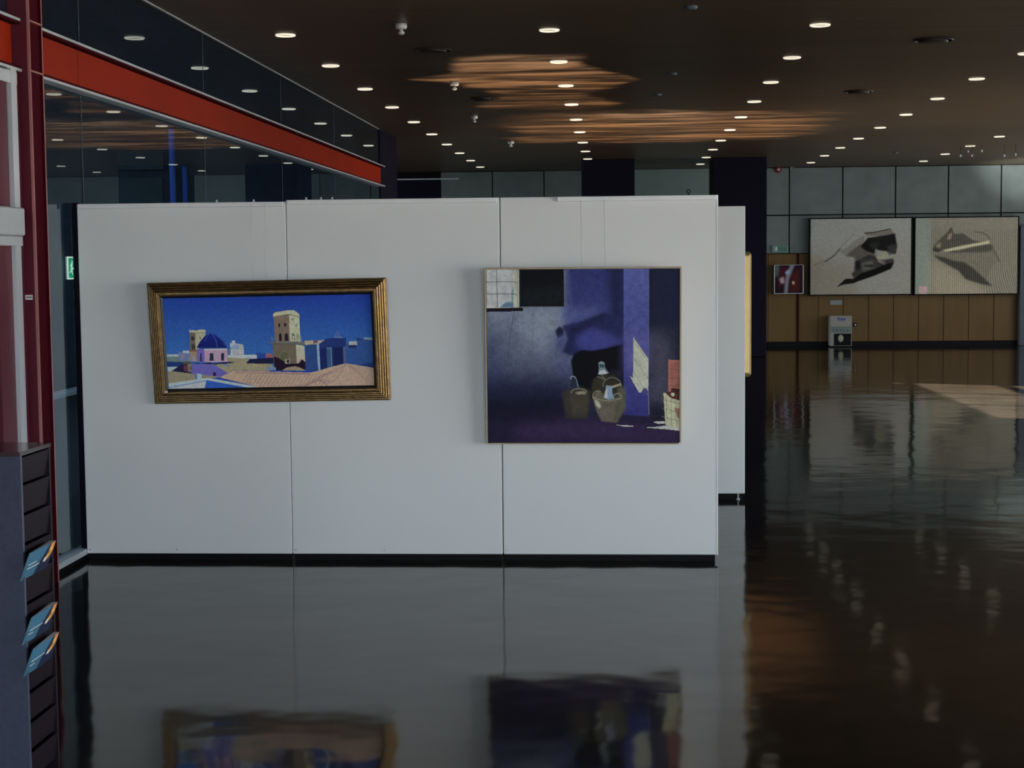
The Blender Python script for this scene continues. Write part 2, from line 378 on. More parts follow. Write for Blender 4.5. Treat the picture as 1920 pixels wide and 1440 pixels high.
# narrow exit sign stuck on the glass just before the panels
e0 = onX(126, 481, XG + .011); e1 = onX(127, 524, XG + .011); e2 = onX(143, 500, XG + .011)
M_exitg = mat('exit_green', lin(20, 140, 100, .8), .4, emit=((.02, .5, .28), .16)); M_exitw = mat('exit_white', (.7, .85, .8), .4, emit=((.7, .95, .85), .3))
es = thing('exit_sign', (XG + .01, (e0.y + e2.y) / 2, (e0.z + e1.z) / 2), 'small green and white running-man exit sign on the glass beside the white panel', 'sign')
Ls = e2.y - e0.y; Hs = e0.z - e1.z
B(XG + .007, XG + .012, e0.y, e2.y + .06, e1.z, e0.z).build('plate', M_exitw, es)
B(XG + .012, XG + .0135, e0.y + .012, e2.y + .06, e1.z + .008, e0.z - .008).build('green_field', M_exitg, es)
def TS(u, v, w): return Vector((XG + .0136 + w, e0.y + .02 + u * Ls * .9, e1.z + v * Hs))
mn = MB()
for poly in ([(.30, .70), (.42, .70), (.45, .78), (.37, .83), (.28, .78)], [(.12, .62), (.30, .72), (.42, .68), (.36, .52), (.62, .50), (.80, .52), (.80, .47), (.5, .45), (.40, .44), (.38, .30), (.46, .18), (.38, .18), (.28, .34), (.24, .42), (.20, .30), (.02, .28), (.02, .33), (.15, .35), (.20, .50), (.22, .60), (.12, .56)]):
    mn.prism(poly, TS, .001)
mn.build('running_man', M_exitw, es)

# courtyard beyond the glass: ground, rear wall with two pale panels, two blue posts
tag(B(-14, XG - .06, -6, 21.4, -.12, -.02).build('courtyard_ground', M_ground), kind='structure')
cw = B(-14, XG - .3, 21.4, 21.6, -.1, 6.6).build('wall_courtyard_back', M_courtwall); struct(cw)
for (p0, q0, p1, q1) in ((222, 284, 308, 318), (222, 334, 308, 420), (120, 284, 200, 420)):
    a = onY(p0, q0, 21.4); b = onY(p1, q1, 21.4)
    if p0 == 120: continue
    B(a.x, b.x, 21.37, 21.4, b.z, a.z).build('panel', M_courtpanel, cw)
struct(B(-14.2, -14, -6.2, 21.6, -.1, 6.6).build('wall_courtyard_side', M_courtwall))
struct(B(-14, XG - .06, -6.2, -6.0, -.1, 6.6).build('wall_courtyard_front', M_courtwall))
struct(B(-14.2, XG - .06, -6.2, 21.6, 6.6, 6.8).build('courtyard_sky_blocker', M_courtwall))  # unseen roof added to keep sky light out of the courtyard
struct(B(XG - .06, XG + .06, -6.2, 21.6, H + .15, 6.6).build('wall_left_upper', M_courtwall))
struct(B(XG - .06, XG + .02, -6.0, 3.44, 0, H).build('wall_left_front', M_maroon))
struct(B(-60, 70, -60, 70, -.4, -.3).build('ground_outside', M_ground))
for i, (px, wpx, py) in enumerate(((324, 11, 242), (347, 9, 312))):
    yy = 17.0 + i * 1.2; c = onY(px, 360, yy); r = wpx / 2 * yy / F; top = onY(px, py, yy).z
    tag(MB().lathe([(r * 1.6, -.02), (r * 1.6, .02), (r, .03), (r, top)], (c.x, yy, 0), 16).build('steel_post', M_post),
        ('tall blue round post seen through the glass', 'shorter dim blue post seen through the glass right of the tall one')[i], 'post')
a = onX(100, 745, -3.9)
tag(MB().cbox(-4.0, -3.9, 8, 13.5, a.z - .02, a.z + .015, .005).build('handrail', M_alu), 'thin pale handrail beyond the glass beside the white panels', 'rail')

# narrow grey panel on the glass side
# ------------------------------------------------------------------ front display panels
YP, ZT, ZP = 8.5416, 1.9346, .036
PX = [(-2.889, -1.7595), (-1.7565, -.6215), (-.6160, .5203)]
labs = ['white exhibition panel nearest the glass wall, carrying half the gilt-framed town view',
        'middle white exhibition panel, between the two dark vertical seams',
        'right-hand white exhibition panel, holding most of the unframed dark interior picture']
railpx = [(146, 531, 383), (539, 930, 376), (1045, 1345, 367)]
for i, ((x0, x1), lab) in enumerate(zip(PX, labs)):
    zt_ = ZT - (.008, .0, .0)[i]
    t = thing('display_panel', ((x0 + x1) / 2, YP + .03, 0), lab, 'panel', 'front row of white exhibition panels')
    MB().cbox(x0, x1, YP, YP + .06, ZP, zt_, .003).build('board', M_panel, t)
    B(x0 + .01, x1 - (.006 if i < 2 else .012), YP + .012, YP + .05, 0, ZP).build('plinth', M_black, t)
    r0 = onY(railpx[i][0], railpx[i][2], YP - .012).x; r1 = min(onY(railpx[i][1], railpx[i][2], YP - .012).x, x1 - .004)
    r0 = max(r0, x0 + .004)
    MB().cbox(r0, r1, YP - .024, YP, zt_ - .026, zt_ - .001, .002).build('hanging_rail', M_edge, t)
    for xx in (x0 + .018, x0 + .5) if i < 2 else (x0 + .018,):
        MB().lathe([(.005, 0), (.005, .004), (.003, .006)], (0, 0, 0), 10, T=lambda p, xx=xx: Vector((xx, YP - p.z, ZP + .022 + p.y))).build('screw', M_black, t)
    if i == 2:
        B(x1 - .004, x1 + .004, YP - .002, YP + .062, ZP, zt_).build('edge_trim', M_edge, t)
        hk = onY(1291, 358, YP + .03)
        pts = [(hk.x, YP + .03, zt_), (hk.x, YP + .03, zt_ + .012)] + [(hk.x + .009 * math.sin(a), YP + .03, zt_ + .021 - .009 * math.cos(a)) for a in [k * math.pi / 6 for k in range(0, 12)]]
        MB().tube(pts, .0025, 6).build('hook', M_black, t)
    else:
        for xx in (x0 + .75, x0 + .95) if i == 0 else (x0 + .10, x0 + .18, x0 + .24):
            B(xx, xx + .008, YP + .02, YP + .03, zt_, zt_ + .014).build('clip', M_cable, t)
struct(B(-2.93, -2.893, YP + .03, YP + .05, 0, ZT).build('gap_strip', M_pier))  # dark strip filling the gap between end panel and glass

# second row, farther back
o2 = onZ(1370, 937, 0); Y2 = o2.y; x2r = onY(1397, 650, Y2).x
z2t = onY(1370, 386.5, Y2).z; z2b = onY(1370, 925.5, Y2).z
t2 = None
for k, (xa, xb) in enumerate(((x2r - 1.13, x2r), (x2r - 2.27, x2r - 1.14), (x2r - 3.41, x2r - 2.28))):
    t = thing('display_panel', ((xa + xb) / 2, Y2 + .03, 0), 'white exhibition panel of the second row, showing right of the front row' if k == 0 else
              ('white exhibition panel hidden behind the front row, middle of its row', 'white exhibition panel hidden behind the front row, end by the glass')[k - 1], 'panel', 'second row of white exhibition panels')
    MB().cbox(xa, xb, Y2, Y2 + .06, z2b, z2t, .003).build('board', M_panel, t)
    B(xa + .006, xb - .006, Y2 + .012, Y2 + .05, 0, z2b).build('plinth', M_black, t)
    if k == 0:
        f = onY(1384, 932, Y2)
        MB().lathe([(.014, 0), (.014, .008), (.006, .01), (.006, z2b)], (f.x, Y2 + .006, 0), 12).build('levelling_foot', M_alu, t)
    if k == 0: break
tr = thing('display_panel', (x2r - .03, Y2 + .65, 0), 'white return panel running back from the second row, carrying the gilt frame edge', 'panel', 'second row of white exhibition panels')
MB().cbox(x2r - .062, x2r - .002, Y2 + .062, Y2 + 1.25, z2b, z2t, .003).build('board', M_panel, tr)
B(x2r - .05, x2r - .012, Y2 + .07, Y2 + 1.24, 0, z2b).build('plinth', M_black, tr)
# gilt frame seen edge-on on the return panel
fa = onY(1403, 472, Y2 + .12); fb = onY(1403, 707, Y2 + .12); xe = onY(1409, 590, Y2 + .12).x
fe = thing('framed_picture', (x2r + .02, Y2 + .5, (fa.z + fb.z) / 2), 'rounded gilt picture frame seen edge-on at the far panel end', 'picture')
def rrect(y0, y1, z0, z1, r, n=6):
    out = []
    for cy, cz, a0 in ((y1 - r, z1 - r, 0), (y0 + r, z1 - r, 90), (y0 + r, z0 + r, 180), (y1 - r, z0 + r, 270)):
        for k in range(n + 1):
            a = math.radians(a0 + 90 * k / n); out.append((cy + r * math.cos(a), cz + r * math.sin(a)))
    return out
o_ = rrect(Y2 + .12, Y2 + 1.12, fb.z, fa.z, .03); i_ = rrect(Y2 + .18, Y2 + 1.06, fb.z + .06, fa.z - .06, .01)
prof = [(o_, 0), (o_, (xe - x2r) * .75), (rrect(Y2 + .135, Y2 + 1.105, fb.z + .015, fa.z - .015, .02), xe - x2r), (i_, (xe - x2r) * .5), (i_, 0)]
vs = []; n_ = len(o_)
for pl_, dx in prof: vs += [Vector((x2r + dx, y, z)) for y, z in pl_]
fs = [(k * n_ + i, k * n_ + (i + 1) % n_, (k + 1) * n_ + (i + 1) % n_, (k + 1) * n_ + i) for k in range(4) for i in range(n_)]
MB().add(vs, fs).build('frame', M_goldpale, fe)
B(x2r + .004, x2r + .012, Y2 + .17, Y2 + 1.07, fb.z + .05, fa.z - .05).build('canvas', M_liner, fe)

# ------------------------------------------------------------------ pictures: canvases of coloured points
class Canvas:
    """a fine grid of points; colours are the picture's own pigments, laid down shape by shape"""
    def __init__(s, corners, nx, ny, E):
        s.c = [np.array(p, float) for p in corners]; s.nx, s.ny, s.E = nx, ny, E   # TL TR BR BL in picture units
        U, V = np.meshgrid(np.linspace(0, 1, nx), np.linspace(0, 1, ny)); s.U, s.V = U, V
        tl, tr_, br, bl = s.c
        P = (1 - V)[..., None] * ((1 - U)[..., None] * tl + U[..., None] * tr_) + V[..., None] * ((1 - U)[..., None] * bl + U[..., None] * br)
        s.X, s.Y = P[..., 0], P[..., 1]; s.rgb = np.zeros((ny, nx, 3))
    def l(s, c): return np.array(lin(*c, s.E))
    def mask(s, pts):
        X, Y = s.X, s.Y; m = np.zeros(X.shape, bool); n = len(pts)
        for i in range(n):
            x0, y0 = pts[i]; x1, y1 = pts[(i + 1) % n]
            if y0 == y1: continue
            c = ((y0 > Y) != (y1 > Y)) & (X < (x1 - x0) * (Y - y0) / (y1 - y0) + x0); m ^= c
        return m
    def blur(s, a, k):
        for _ in range(2):
            for ax in (0, 1):
                c = np.cumsum(np.concatenate([np.repeat(np.take(a, [0], ax), k + 1, ax), a, np.repeat(np.take(a, [-1], ax), k, ax)], ax), ax)
                n = a.shape[ax]; w_ = 2 * k + 1
                a = (np.take(c, range(w_, n + w_), ax) - np.take(c, range(0, n), ax)) / w_
        return a
    def fill(s, c): s.rgb[:] = s.l(c)
    def poly(s, pts, c, al=1.0, soft=0, c2=None, ax='y'):
        m = s.mask(pts).astype(float)
        if soft: m = s.blur(m, soft)
        m = m * al; col = s.l(c)
        if c2 is not None:
            q = [p[1 if ax == 'y' else 0] for p in pts]; t = np.clip(((s.Y if ax == 'y' else s.X) - min(q)) / (max(q) - min(q)), 0, 1)[..., None]
            col = col * (1 - t) + s.l(c2) * t
        s.rgb = s.rgb * (1 - m[..., None]) + col * m[..., None]
    def line(s, pts, wd, c, al=1.0, soft=0):
        m = np.zeros(s.X.shape)
        for (x0, y0), (x1, y1) in zip(pts[:-1], pts[1:]):
            dx, dy = x1 - x0, y1 - y0; q = dx * dx + dy * dy + 1e-9
            t = np.clip(((s.X - x0) * dx + (s.Y - y0) * dy) / q, 0, 1)
            d = np.hypot(s.X - x0 - t * dx, s.Y - y0 - t * dy); m = np.maximum(m, np.clip(wd / 2 + .5 - d, 0, 1))
        if soft: m = s.blur(m, soft)
        m = (m * al)[..., None]; s.rgb = s.rgb * (1 - m) + s.l(c) * m
    def arc(s, cx, cy, rx, ry, a0, a1, wd, c, al=1.0):
        s.line([(cx + rx * math.cos(math.radians(a)), cy + ry * math.sin(math.radians(a))) for a in np.linspace(a0, a1, 14)], wd, c, al)
    def grain(s, amt, k=1):
        g = s.blur(rng.normal(size=s.X.shape), k); g /= g.std(); s.rgb = np.clip(s.rgb * (1 + amt * g[..., None]), 0, .95)
    def mesh(s, name, m, T, parent):
        nx, ny = s.nx, s.ny
        if parent: off = parent.location
        else: off = Vector()
        o3, ex, ez = T(0, 0), T(1, 0) - T(0, 0), T(0, 1) - T(0, 0)
        P = np.array(o3 - off)[None, None] + s.U[..., None] * np.array(ex) + (1 - s.V)[..., None] * np.array(ez)
        idx = np.arange(nx * ny).reshape(ny, nx)
        f = np.stack([idx[:-1, :-1], idx[1:, :-1], idx[1:, 1:], idx[:-1, 1:]], -1).reshape(-1, 4)
        me = bpy.data.meshes.new(name); me.vertices.add(nx * ny); me.vertices.foreach_set('co', P.reshape(-1))
        me.loops.add(f.size); me.loops.foreach_set('vertex_index', f.reshape(-1).astype(np.int32))
        me.polygons.add(len(f)); me.polygons.foreach_set('loop_start', np.arange(0, f.size, 4, dtype=np.int32))
        me.polygons.foreach_set('loop_total', np.full(len(f), 4, np.int32)); me.update(calc_edges=True)
        ca = me.color_attributes.new('Col', 'FLOAT_COLOR', 'POINT')
        ca.data.foreach_set('color', np.concatenate([s.rgb, np.ones((ny, nx, 1))], -1).reshape(-1).astype(np.float32))
        me.materials.append(m); o = bpy.data.objects.new(name, me); COL.objects.link(o); o.parent = parent
        return o

# ---- picture 1: rooftops, dome and tower under a blue sky
ILL = .40
def paint_town():
    c = Canvas([(303, 562), (695, 553), (699, 724), (310, 731)], 440, 190, ILL)
    A = lambda *p: [(290 + x / 8.47, 570 + y / 8.47) for x, y in p]
    Bc = lambda *p: [(490 + x / 8, 560 + y / 8) for x, y in p]
    c.fill((14, 52, 140)); c.poly([(290, 545), (705, 545), (705, 690), (290, 690)], (8, 42, 135), 1, 0, (38, 96, 160))
    c.poly(A((1590, 780), (1790, 800), (1790, 880), (1580, 880)), (20, 60, 140))
    # left distance
    c.poly(A((150, 815), (350, 810), (350, 870), (150, 870)), (150, 158, 158)); c.poly(A((150, 850), (520, 850), (520, 935), (150, 935)), (92, 112, 112))
    c.poly(A((345, 770), (520, 790), (520, 920), (345, 900)), (95, 112, 150)); c.poly(A((385, 810), (440, 800), (440, 870), (385, 870)), (130, 105, 140)); c.poly(A((410, 755), (510, 750), (520, 790), (410, 790)), (158, 168, 170))
    c.poly(A((150, 930), (520, 930), (520, 1015), (150, 1015)), (20, 46, 105))
    c.poly(A((150, 1015), (345, 1010), (230, 1080), (150, 1080)), (150, 168, 178))
    # small tower
    c.poly(A((530, 460), (625, 465), (625, 760), (530, 760)), (98, 86, 72)); c.poly(A((620, 465), (785, 465), (785, 560), (640, 760), (620, 760)), (152, 150, 120))
    c.poly(A((528, 430), (640, 440), (700, 420), (790, 430), (785, 475), (528, 472)), (168, 162, 132)); c.line(A((530, 470), (785, 472)), .9, (110, 90, 50))
    for q in ((555, 600, 530, 590), (558, 580, 655, 740), (592, 612, 655, 740), (690, 705, 540, 570)): c.poly(A((q[0], q[2]), (q[1], q[2]), (q[1], q[3]), (q[0], q[3])), (45, 40, 45))
    c.poly(A((522, 745), (645, 745), (640, 770), (522, 770)), (120, 60, 45)); c.poly(A((525, 768), (642, 768), (642, 930), (525, 930)), (142, 118, 88)); c.poly(A((570, 850), (585, 835), (608, 850), (608, 920), (570, 920)), (120, 130, 160))
    # dome and pink drum
    c.poly(A((640, 705), (668, 655), (705, 600), (770, 525), (810, 500), (860, 483), (920, 495), (985, 530), (1060, 590), (1100, 655), (1122, 705)), (10, 30, 118), 1, 0, (8, 24, 92))
    c.line(A((850, 490), (800, 545), (775, 610)), .7, (80, 80, 150), .8); c.line(A((895, 490), (945, 570), (975, 700)), .8, (75, 110, 165), .8); c.line(A((965, 520), (1040, 590), (1095, 670)), .7, (60, 90, 160), .7)
    c.line(A((640, 708), (1122, 706)), 1, (20, 25, 70))
    c.poly(A((640, 728), (762, 728), (762, 935), (640, 935)), (98, 84, 160)); c.poly(A((760, 730), (1125, 722), (1128, 935), (760, 938)), (190, 134, 155)); c.poly(A((760, 728), (1125, 716), (1125, 745), (760, 750)), (190, 175, 165))
    for q in ((842, 905, 790, 912), (1028, 1075, 785, 912), (690, 718, 790, 925)): c.poly(A((q[0], q[2] + 15), ((q[0] + q[1]) / 2, q[2]), (q[1], q[2] + 15), (q[1], q[3]), (q[0], q[3])), (26, 44, 66))
    # white block beyond
    c.poly(A((1130, 822), (1600, 820), (1598, 880), (1130, 865)), (165, 172, 165)); c.poly(A((1135, 735), (1190, 700), (1190, 825), (1135, 825)), (70, 95, 130))
    c.poly(A((1178, 630), (1340, 650), (1340, 825), (1178, 825)), (168, 178, 170)); c.poly(A((1205, 598), (1260, 598), (1262, 660), (1205, 660)), (190, 192, 175)); c.poly(A((1340, 650), (1380, 650), (1390, 700), (1392, 822), (1330, 822)), (180, 180, 160))
    c.poly(A((1240, 650), (1320, 660), (1320, 740), (1180, 740), (1180, 700)), (120, 140, 165))
    for k in range(4): c.line(A((1345, 690 + k * 38), (1392, 692 + k * 38)), .7, (110, 110, 115))
    for x in (1225, 1265, 1300): c.line(A((x, 760), (x, 815)), .9, (70, 85, 110))
    # roofs behind
    c.poly(A((1128, 862), (1440, 878), (1790, 945), (1790, 1075), (1230, 1062), (1110, 1115), (900, 965), (1240, 940), (1128, 925)), (140, 130, 98)); c.poly(A((1050, 970), (1150, 975), (1140, 1010), (1070, 1000)), (90, 115, 155))
    c.poly(A((1425, 955), (1480, 885), (1790, 870), (1790, 962)), (22, 26, 56)); c.poly(A((1745, 800), (1790, 795), (1790, 870), (1745, 870)), (125, 70, 80))
    c.poly(A((540, 935), (700, 955), (820, 935), (900, 955), (1060, 935), (1245, 932), (1170, 955), (930, 972), (650, 965)), (14, 24, 66))
    c.poly(A((548, 962), (900, 966), (1125, 1102), (1020, 1180), (700, 1150), (548, 1112)), (92, 84, 158)); c.poly(A((895, 1095), (935, 1093), (935, 1155), (895, 1155)), (52, 16, 50))
    c.poly(A((220, 1078), (400, 965), (545, 960), (548, 1115)), (24, 26, 56)); c.poly(A((425, 985), (490, 975), (492, 1090), (425, 1070)), (90, 45, 60)); c.poly(A((395, 935), (545, 935), (545, 965), (395, 965)), (70, 72, 60))
    c.poly(A((490, 965), (548, 960), (548, 1100), (490, 1085)), (118, 108, 82)); c.poly(A((525, 1010), (545, 1010), (545, 1050), (525, 1050)), (25, 20, 40))
    c.poly(A((150, 1075), (240, 1078), (560, 1118), (1040, 1172), (800, 1195), (150, 1300)), (132, 122, 96))
    for k in range(12): c.line(A((200 + k * 45, 1080 + k * 6), (160 + k * 45, 1250 - k * 5)), .5, (105, 98, 80), .4)
    # big tower
    c.poly(Bc((175, 285), (410, 255), (415, 690), (185, 690)), (112, 94, 78)); c.poly(Bc((408, 255), (560, 295), (572, 660), (412, 660)), (174, 168, 134))
    c.poly(Bc((165, 255), (190, 225), (400, 190), (480, 188), (560, 240), (568, 292), (412, 248), (170, 290)), (168, 166, 134)); c.line(Bc((170, 290), (408, 250), (570, 295)), 1, (70, 66, 58))
    for x in (230, 290, 350, 440, 500): c.line(Bc((x, 205), (x, 225)), .8, (120, 115, 90))
    for q in ((242, 270, 385, 440), (330, 366, 378, 432), (440, 462, 310, 340), (503, 522, 390, 435), (470, 485, 310, 335)): c.poly(Bc((q[0], q[2]), (q[1], q[2]), (q[1], q[3]), (q[0], q[3])), (34, 28, 38) if q[0] < 400 else (110, 115, 95))
    for x0, x1 in ((248, 292), (335, 392)): c.poly(Bc((x0, 560), ((x0 + x1) / 2, 520), (x1, 560), (x1, 650), (x0, 650)), (28, 24, 36))
    c.poly(Bc((440, 560), (460, 520), (492, 560), (492, 640), (440, 640)), (90, 100, 80)); c.poly(Bc((455, 570), (480, 570), (480, 640), (455, 640)), (176, 168, 134)); c.line(Bc((522, 540), (525, 640)), 1.2, (90, 50, 60)); c.line(Bc((545, 550), (548, 640)), 1, (100, 70, 60))
    c.poly(Bc((118, 650), (180, 668), (500, 650), (640, 665), (632, 712), (500, 692), (120, 694)), (96, 96, 92)); c.line(Bc((120, 690), (500, 690), (632, 712)), .9, (40, 44, 50))
    c.line(Bc((140, 580), (150, 650)), .7, (120, 130, 130)); c.line(Bc((585, 580), (590, 655)), .7, (130, 140, 140)); c.line(Bc((135, 610), (180, 615)), .5, (110, 120, 130))
    c.poly(Bc((152, 692), (502, 692), (512, 985), (160, 1080)), (98, 86, 72)); c.poly(Bc((500, 700), (626, 715), (636, 965), (512, 985)), (184, 172, 136), 1, 0, (168, 150, 130))
    th = [k * math.pi / 8 for k in range(16)]; c.poly(Bc(*[(325 + 78 * math.cos(t), 880 + 90 * math.sin(t)) for t in th]), (82, 82, 56)); c.arc(490 + 325 / 8, 560 + 880 / 8, 9, 10.5, 0, 360, .8, (120, 110, 80))
    c.poly(Bc((330, 920), (410, 905), (412, 985), (335, 985)), (140, 136, 116)); c.poly(Bc((362, 925), (395, 920), (395, 975), (362, 975)), (40, 34, 36))
    c.poly(Bc((165, 880), (240, 900), (330, 960), (335, 990), (510, 985), (560, 960), (575, 925), (600, 925), (636, 965), (636, 1085), (170, 1085)), (30, 16, 34))
    c.poly(Bc((-10, 985), (130, 990), (170, 1085), (-10, 1090)), (135, 126, 96)); c.poly(Bc((0, 910), (155, 890), (165, 985), (0, 985)), (24, 26, 56)); c.poly(Bc((40, 835), (110, 828), (150, 850), (150, 895), (40, 895)), (130, 75, 85)); c.poly(Bc((45, 1045), (100, 1030), (190, 1040), (195, 1080), (45, 1080)), (95, 125, 160))
    c.poly(Bc((290, 1085), (350, 1045), (480, 1022), (560, 1045), (650, 1090)), (138, 124, 92))
    # blue blocks on the right
    c.poly(Bc((636, 700), (830, 690), (835, 1090), (636, 1090)), (32, 64, 116)); c.poly(Bc((636, 645), (955, 630), (850, 690), (636, 706)), (158, 146, 118)); c.poly(Bc((765, 640), (835, 632), (835, 668), (765, 690)), (105, 65, 85))
    c.poly(Bc((850, 690), (960, 610), (1250, 598), (1280, 1010), (1050, 1050), (855, 1085)), (22, 44, 100)); c.poly(Bc((812, 682), (852, 680), (860, 1080), (830, 1085)), (122, 150, 184))
    c.poly(Bc((860, 760), (965, 740), (968, 1060), (862, 1080)), (16, 32, 84)); c.poly(Bc((960, 755), (1035, 750), (1042, 1035), (966, 1045)), (46, 76, 112)); c.line(Bc((960, 752), (1028, 748), (1034, 1030)), .8, (110, 140, 165))
    c.poly(Bc((1060, 740), (1200, 740), (1205, 1000), (1055, 1030)), (20, 26, 76)); c.poly(Bc((1208, 740), (1265, 715), (1275, 985), (1212, 1000)), (66, 78, 112))
    c.poly(Bc((1255, 690), (1300, 700), (1420, 690), (1420, 590), (1460, 605), (1650, 630), (1670, 1045), (1250, 985)), (34, 70, 128)); c.poly(Bc((1295, 650), (1418, 645), (1418, 705), (1295, 705)), (150, 152, 142)); c.poly(Bc((1295, 708), (1405, 706), (1405, 745), (1295, 745)), (18, 30, 70))
    c.poly(Bc((1418, 590), (1460, 600), (1500, 630), (1418, 640)), (28, 50, 106)); c.poly(Bc((1525, 590), (1650, 595), (1650, 632), (1525, 622)), (116, 140, 140))
    c.poly(Bc((1078, 585), (1100, 520), (1130, 478), (1165, 530), (1185, 585)), (56, 88, 146)); c.poly(Bc((1065, 600), (1085, 580), (1190, 580), (1200, 598)), (90, 110, 150))
    c.poly(Bc((1450, 1000), (1660, 960), (1670, 1050)), (20, 30, 80), .7)
    # great tiled roof
    roof = A((1000, 1180), (1110, 1120), (1230, 1066), (1300, 1070)) + Bc((0, 1100), (700, 1118), (800, 1100), (1000, 1040), (1220, 985), (1280, 985), (1680, 1052), (1700, 1340), (-60, 1345)) + A((1640, 1335))
    c.poly(roof, (168, 140, 116)); c.line(A((1230, 1072), (1790, 1080)) + Bc((0, 1110), (680, 1130)), 1.2, (150, 110, 110)); c.line(A((1240, 1100), (1790, 1108)) + Bc((0, 1125), (720, 1145)), .8, (95, 70, 80))
    for k in range(22):
        x = -420 + k * 58; c.line(Bc((x + 190, 1135), (x + 60, 1340)), .8, (118, 86, 90), .8)
    for k in range(4): c.line(Bc((-300 + k * 10, 1175 + k * 45), (500 - k * 30, 1185 + k * 45)), .6, (130, 100, 95), .5)
    c.poly(Bc((400, 1340), (640, 1280), (840, 1170), (1010, 1090), (1250, 990), (1000, 1130), (850, 1200), (1040, 1240), (960, 1310), (900, 1270), (830, 1235), (700, 1290), (600, 1345)), (140, 108, 106), .6)
    c.line(Bc((620, 1320), (760, 1260), (830, 1235), (900, 1262), (960, 1320)), .9, (105, 75, 85)); c.line(Bc((850, 1200), (1000, 1130), (1140, 1080), (1250, 990)), .8, (120, 85, 92))
    for k in range(9): c.line(Bc((1260 + k * 8, 1000 + k * 5), (1690, 1080 + k * 38)), .6, (140, 104, 100), .6)
    c.line(Bc((1250, 990), (1190, 1090), (1130, 1170), (1040, 1270)), .9, (120, 84, 90), .8); c.line(Bc((1290, 990), (1350, 1340)), .6, (135, 100, 98), .6)
    for k in range(5): c.line(Bc((1180 - k * 20, 1110 + k * 40), (1680, 1300 + k * 20)), .5, (140, 104, 100), .4)
    # chimney and white gables in front
    c.poly(A((600, 1125), (665, 1115), (710, 1130), (710, 1200), (600, 1215)), (150, 168, 180)); c.poly(A((598, 1125), (640, 1120), (640, 1212), (600, 1214)), (76, 115, 165))
    c.poly(A((150, 1350), (785, 1235), (760, 1345), (150, 1400)), (176, 184, 184)); c.poly(A((785, 1220), (1480, 1345), (750, 1350)), (32, 78, 165))
    c.poly(A((150, 1276), (790, 1184), (870, 1192), (1660, 1335), (1480, 1345), (800, 1222), (190, 1335), (150, 1345)), (156, 180, 200)); c.line(A((170, 1340), (790, 1226), (850, 1232)), 1.0, (60, 105, 165))
    g = c.rgb @ np.array([.25, .6, .15]); c.rgb = (c.rgb * .86 + g[..., None] * .14) * .88
    c.grain(.05, 1); return c
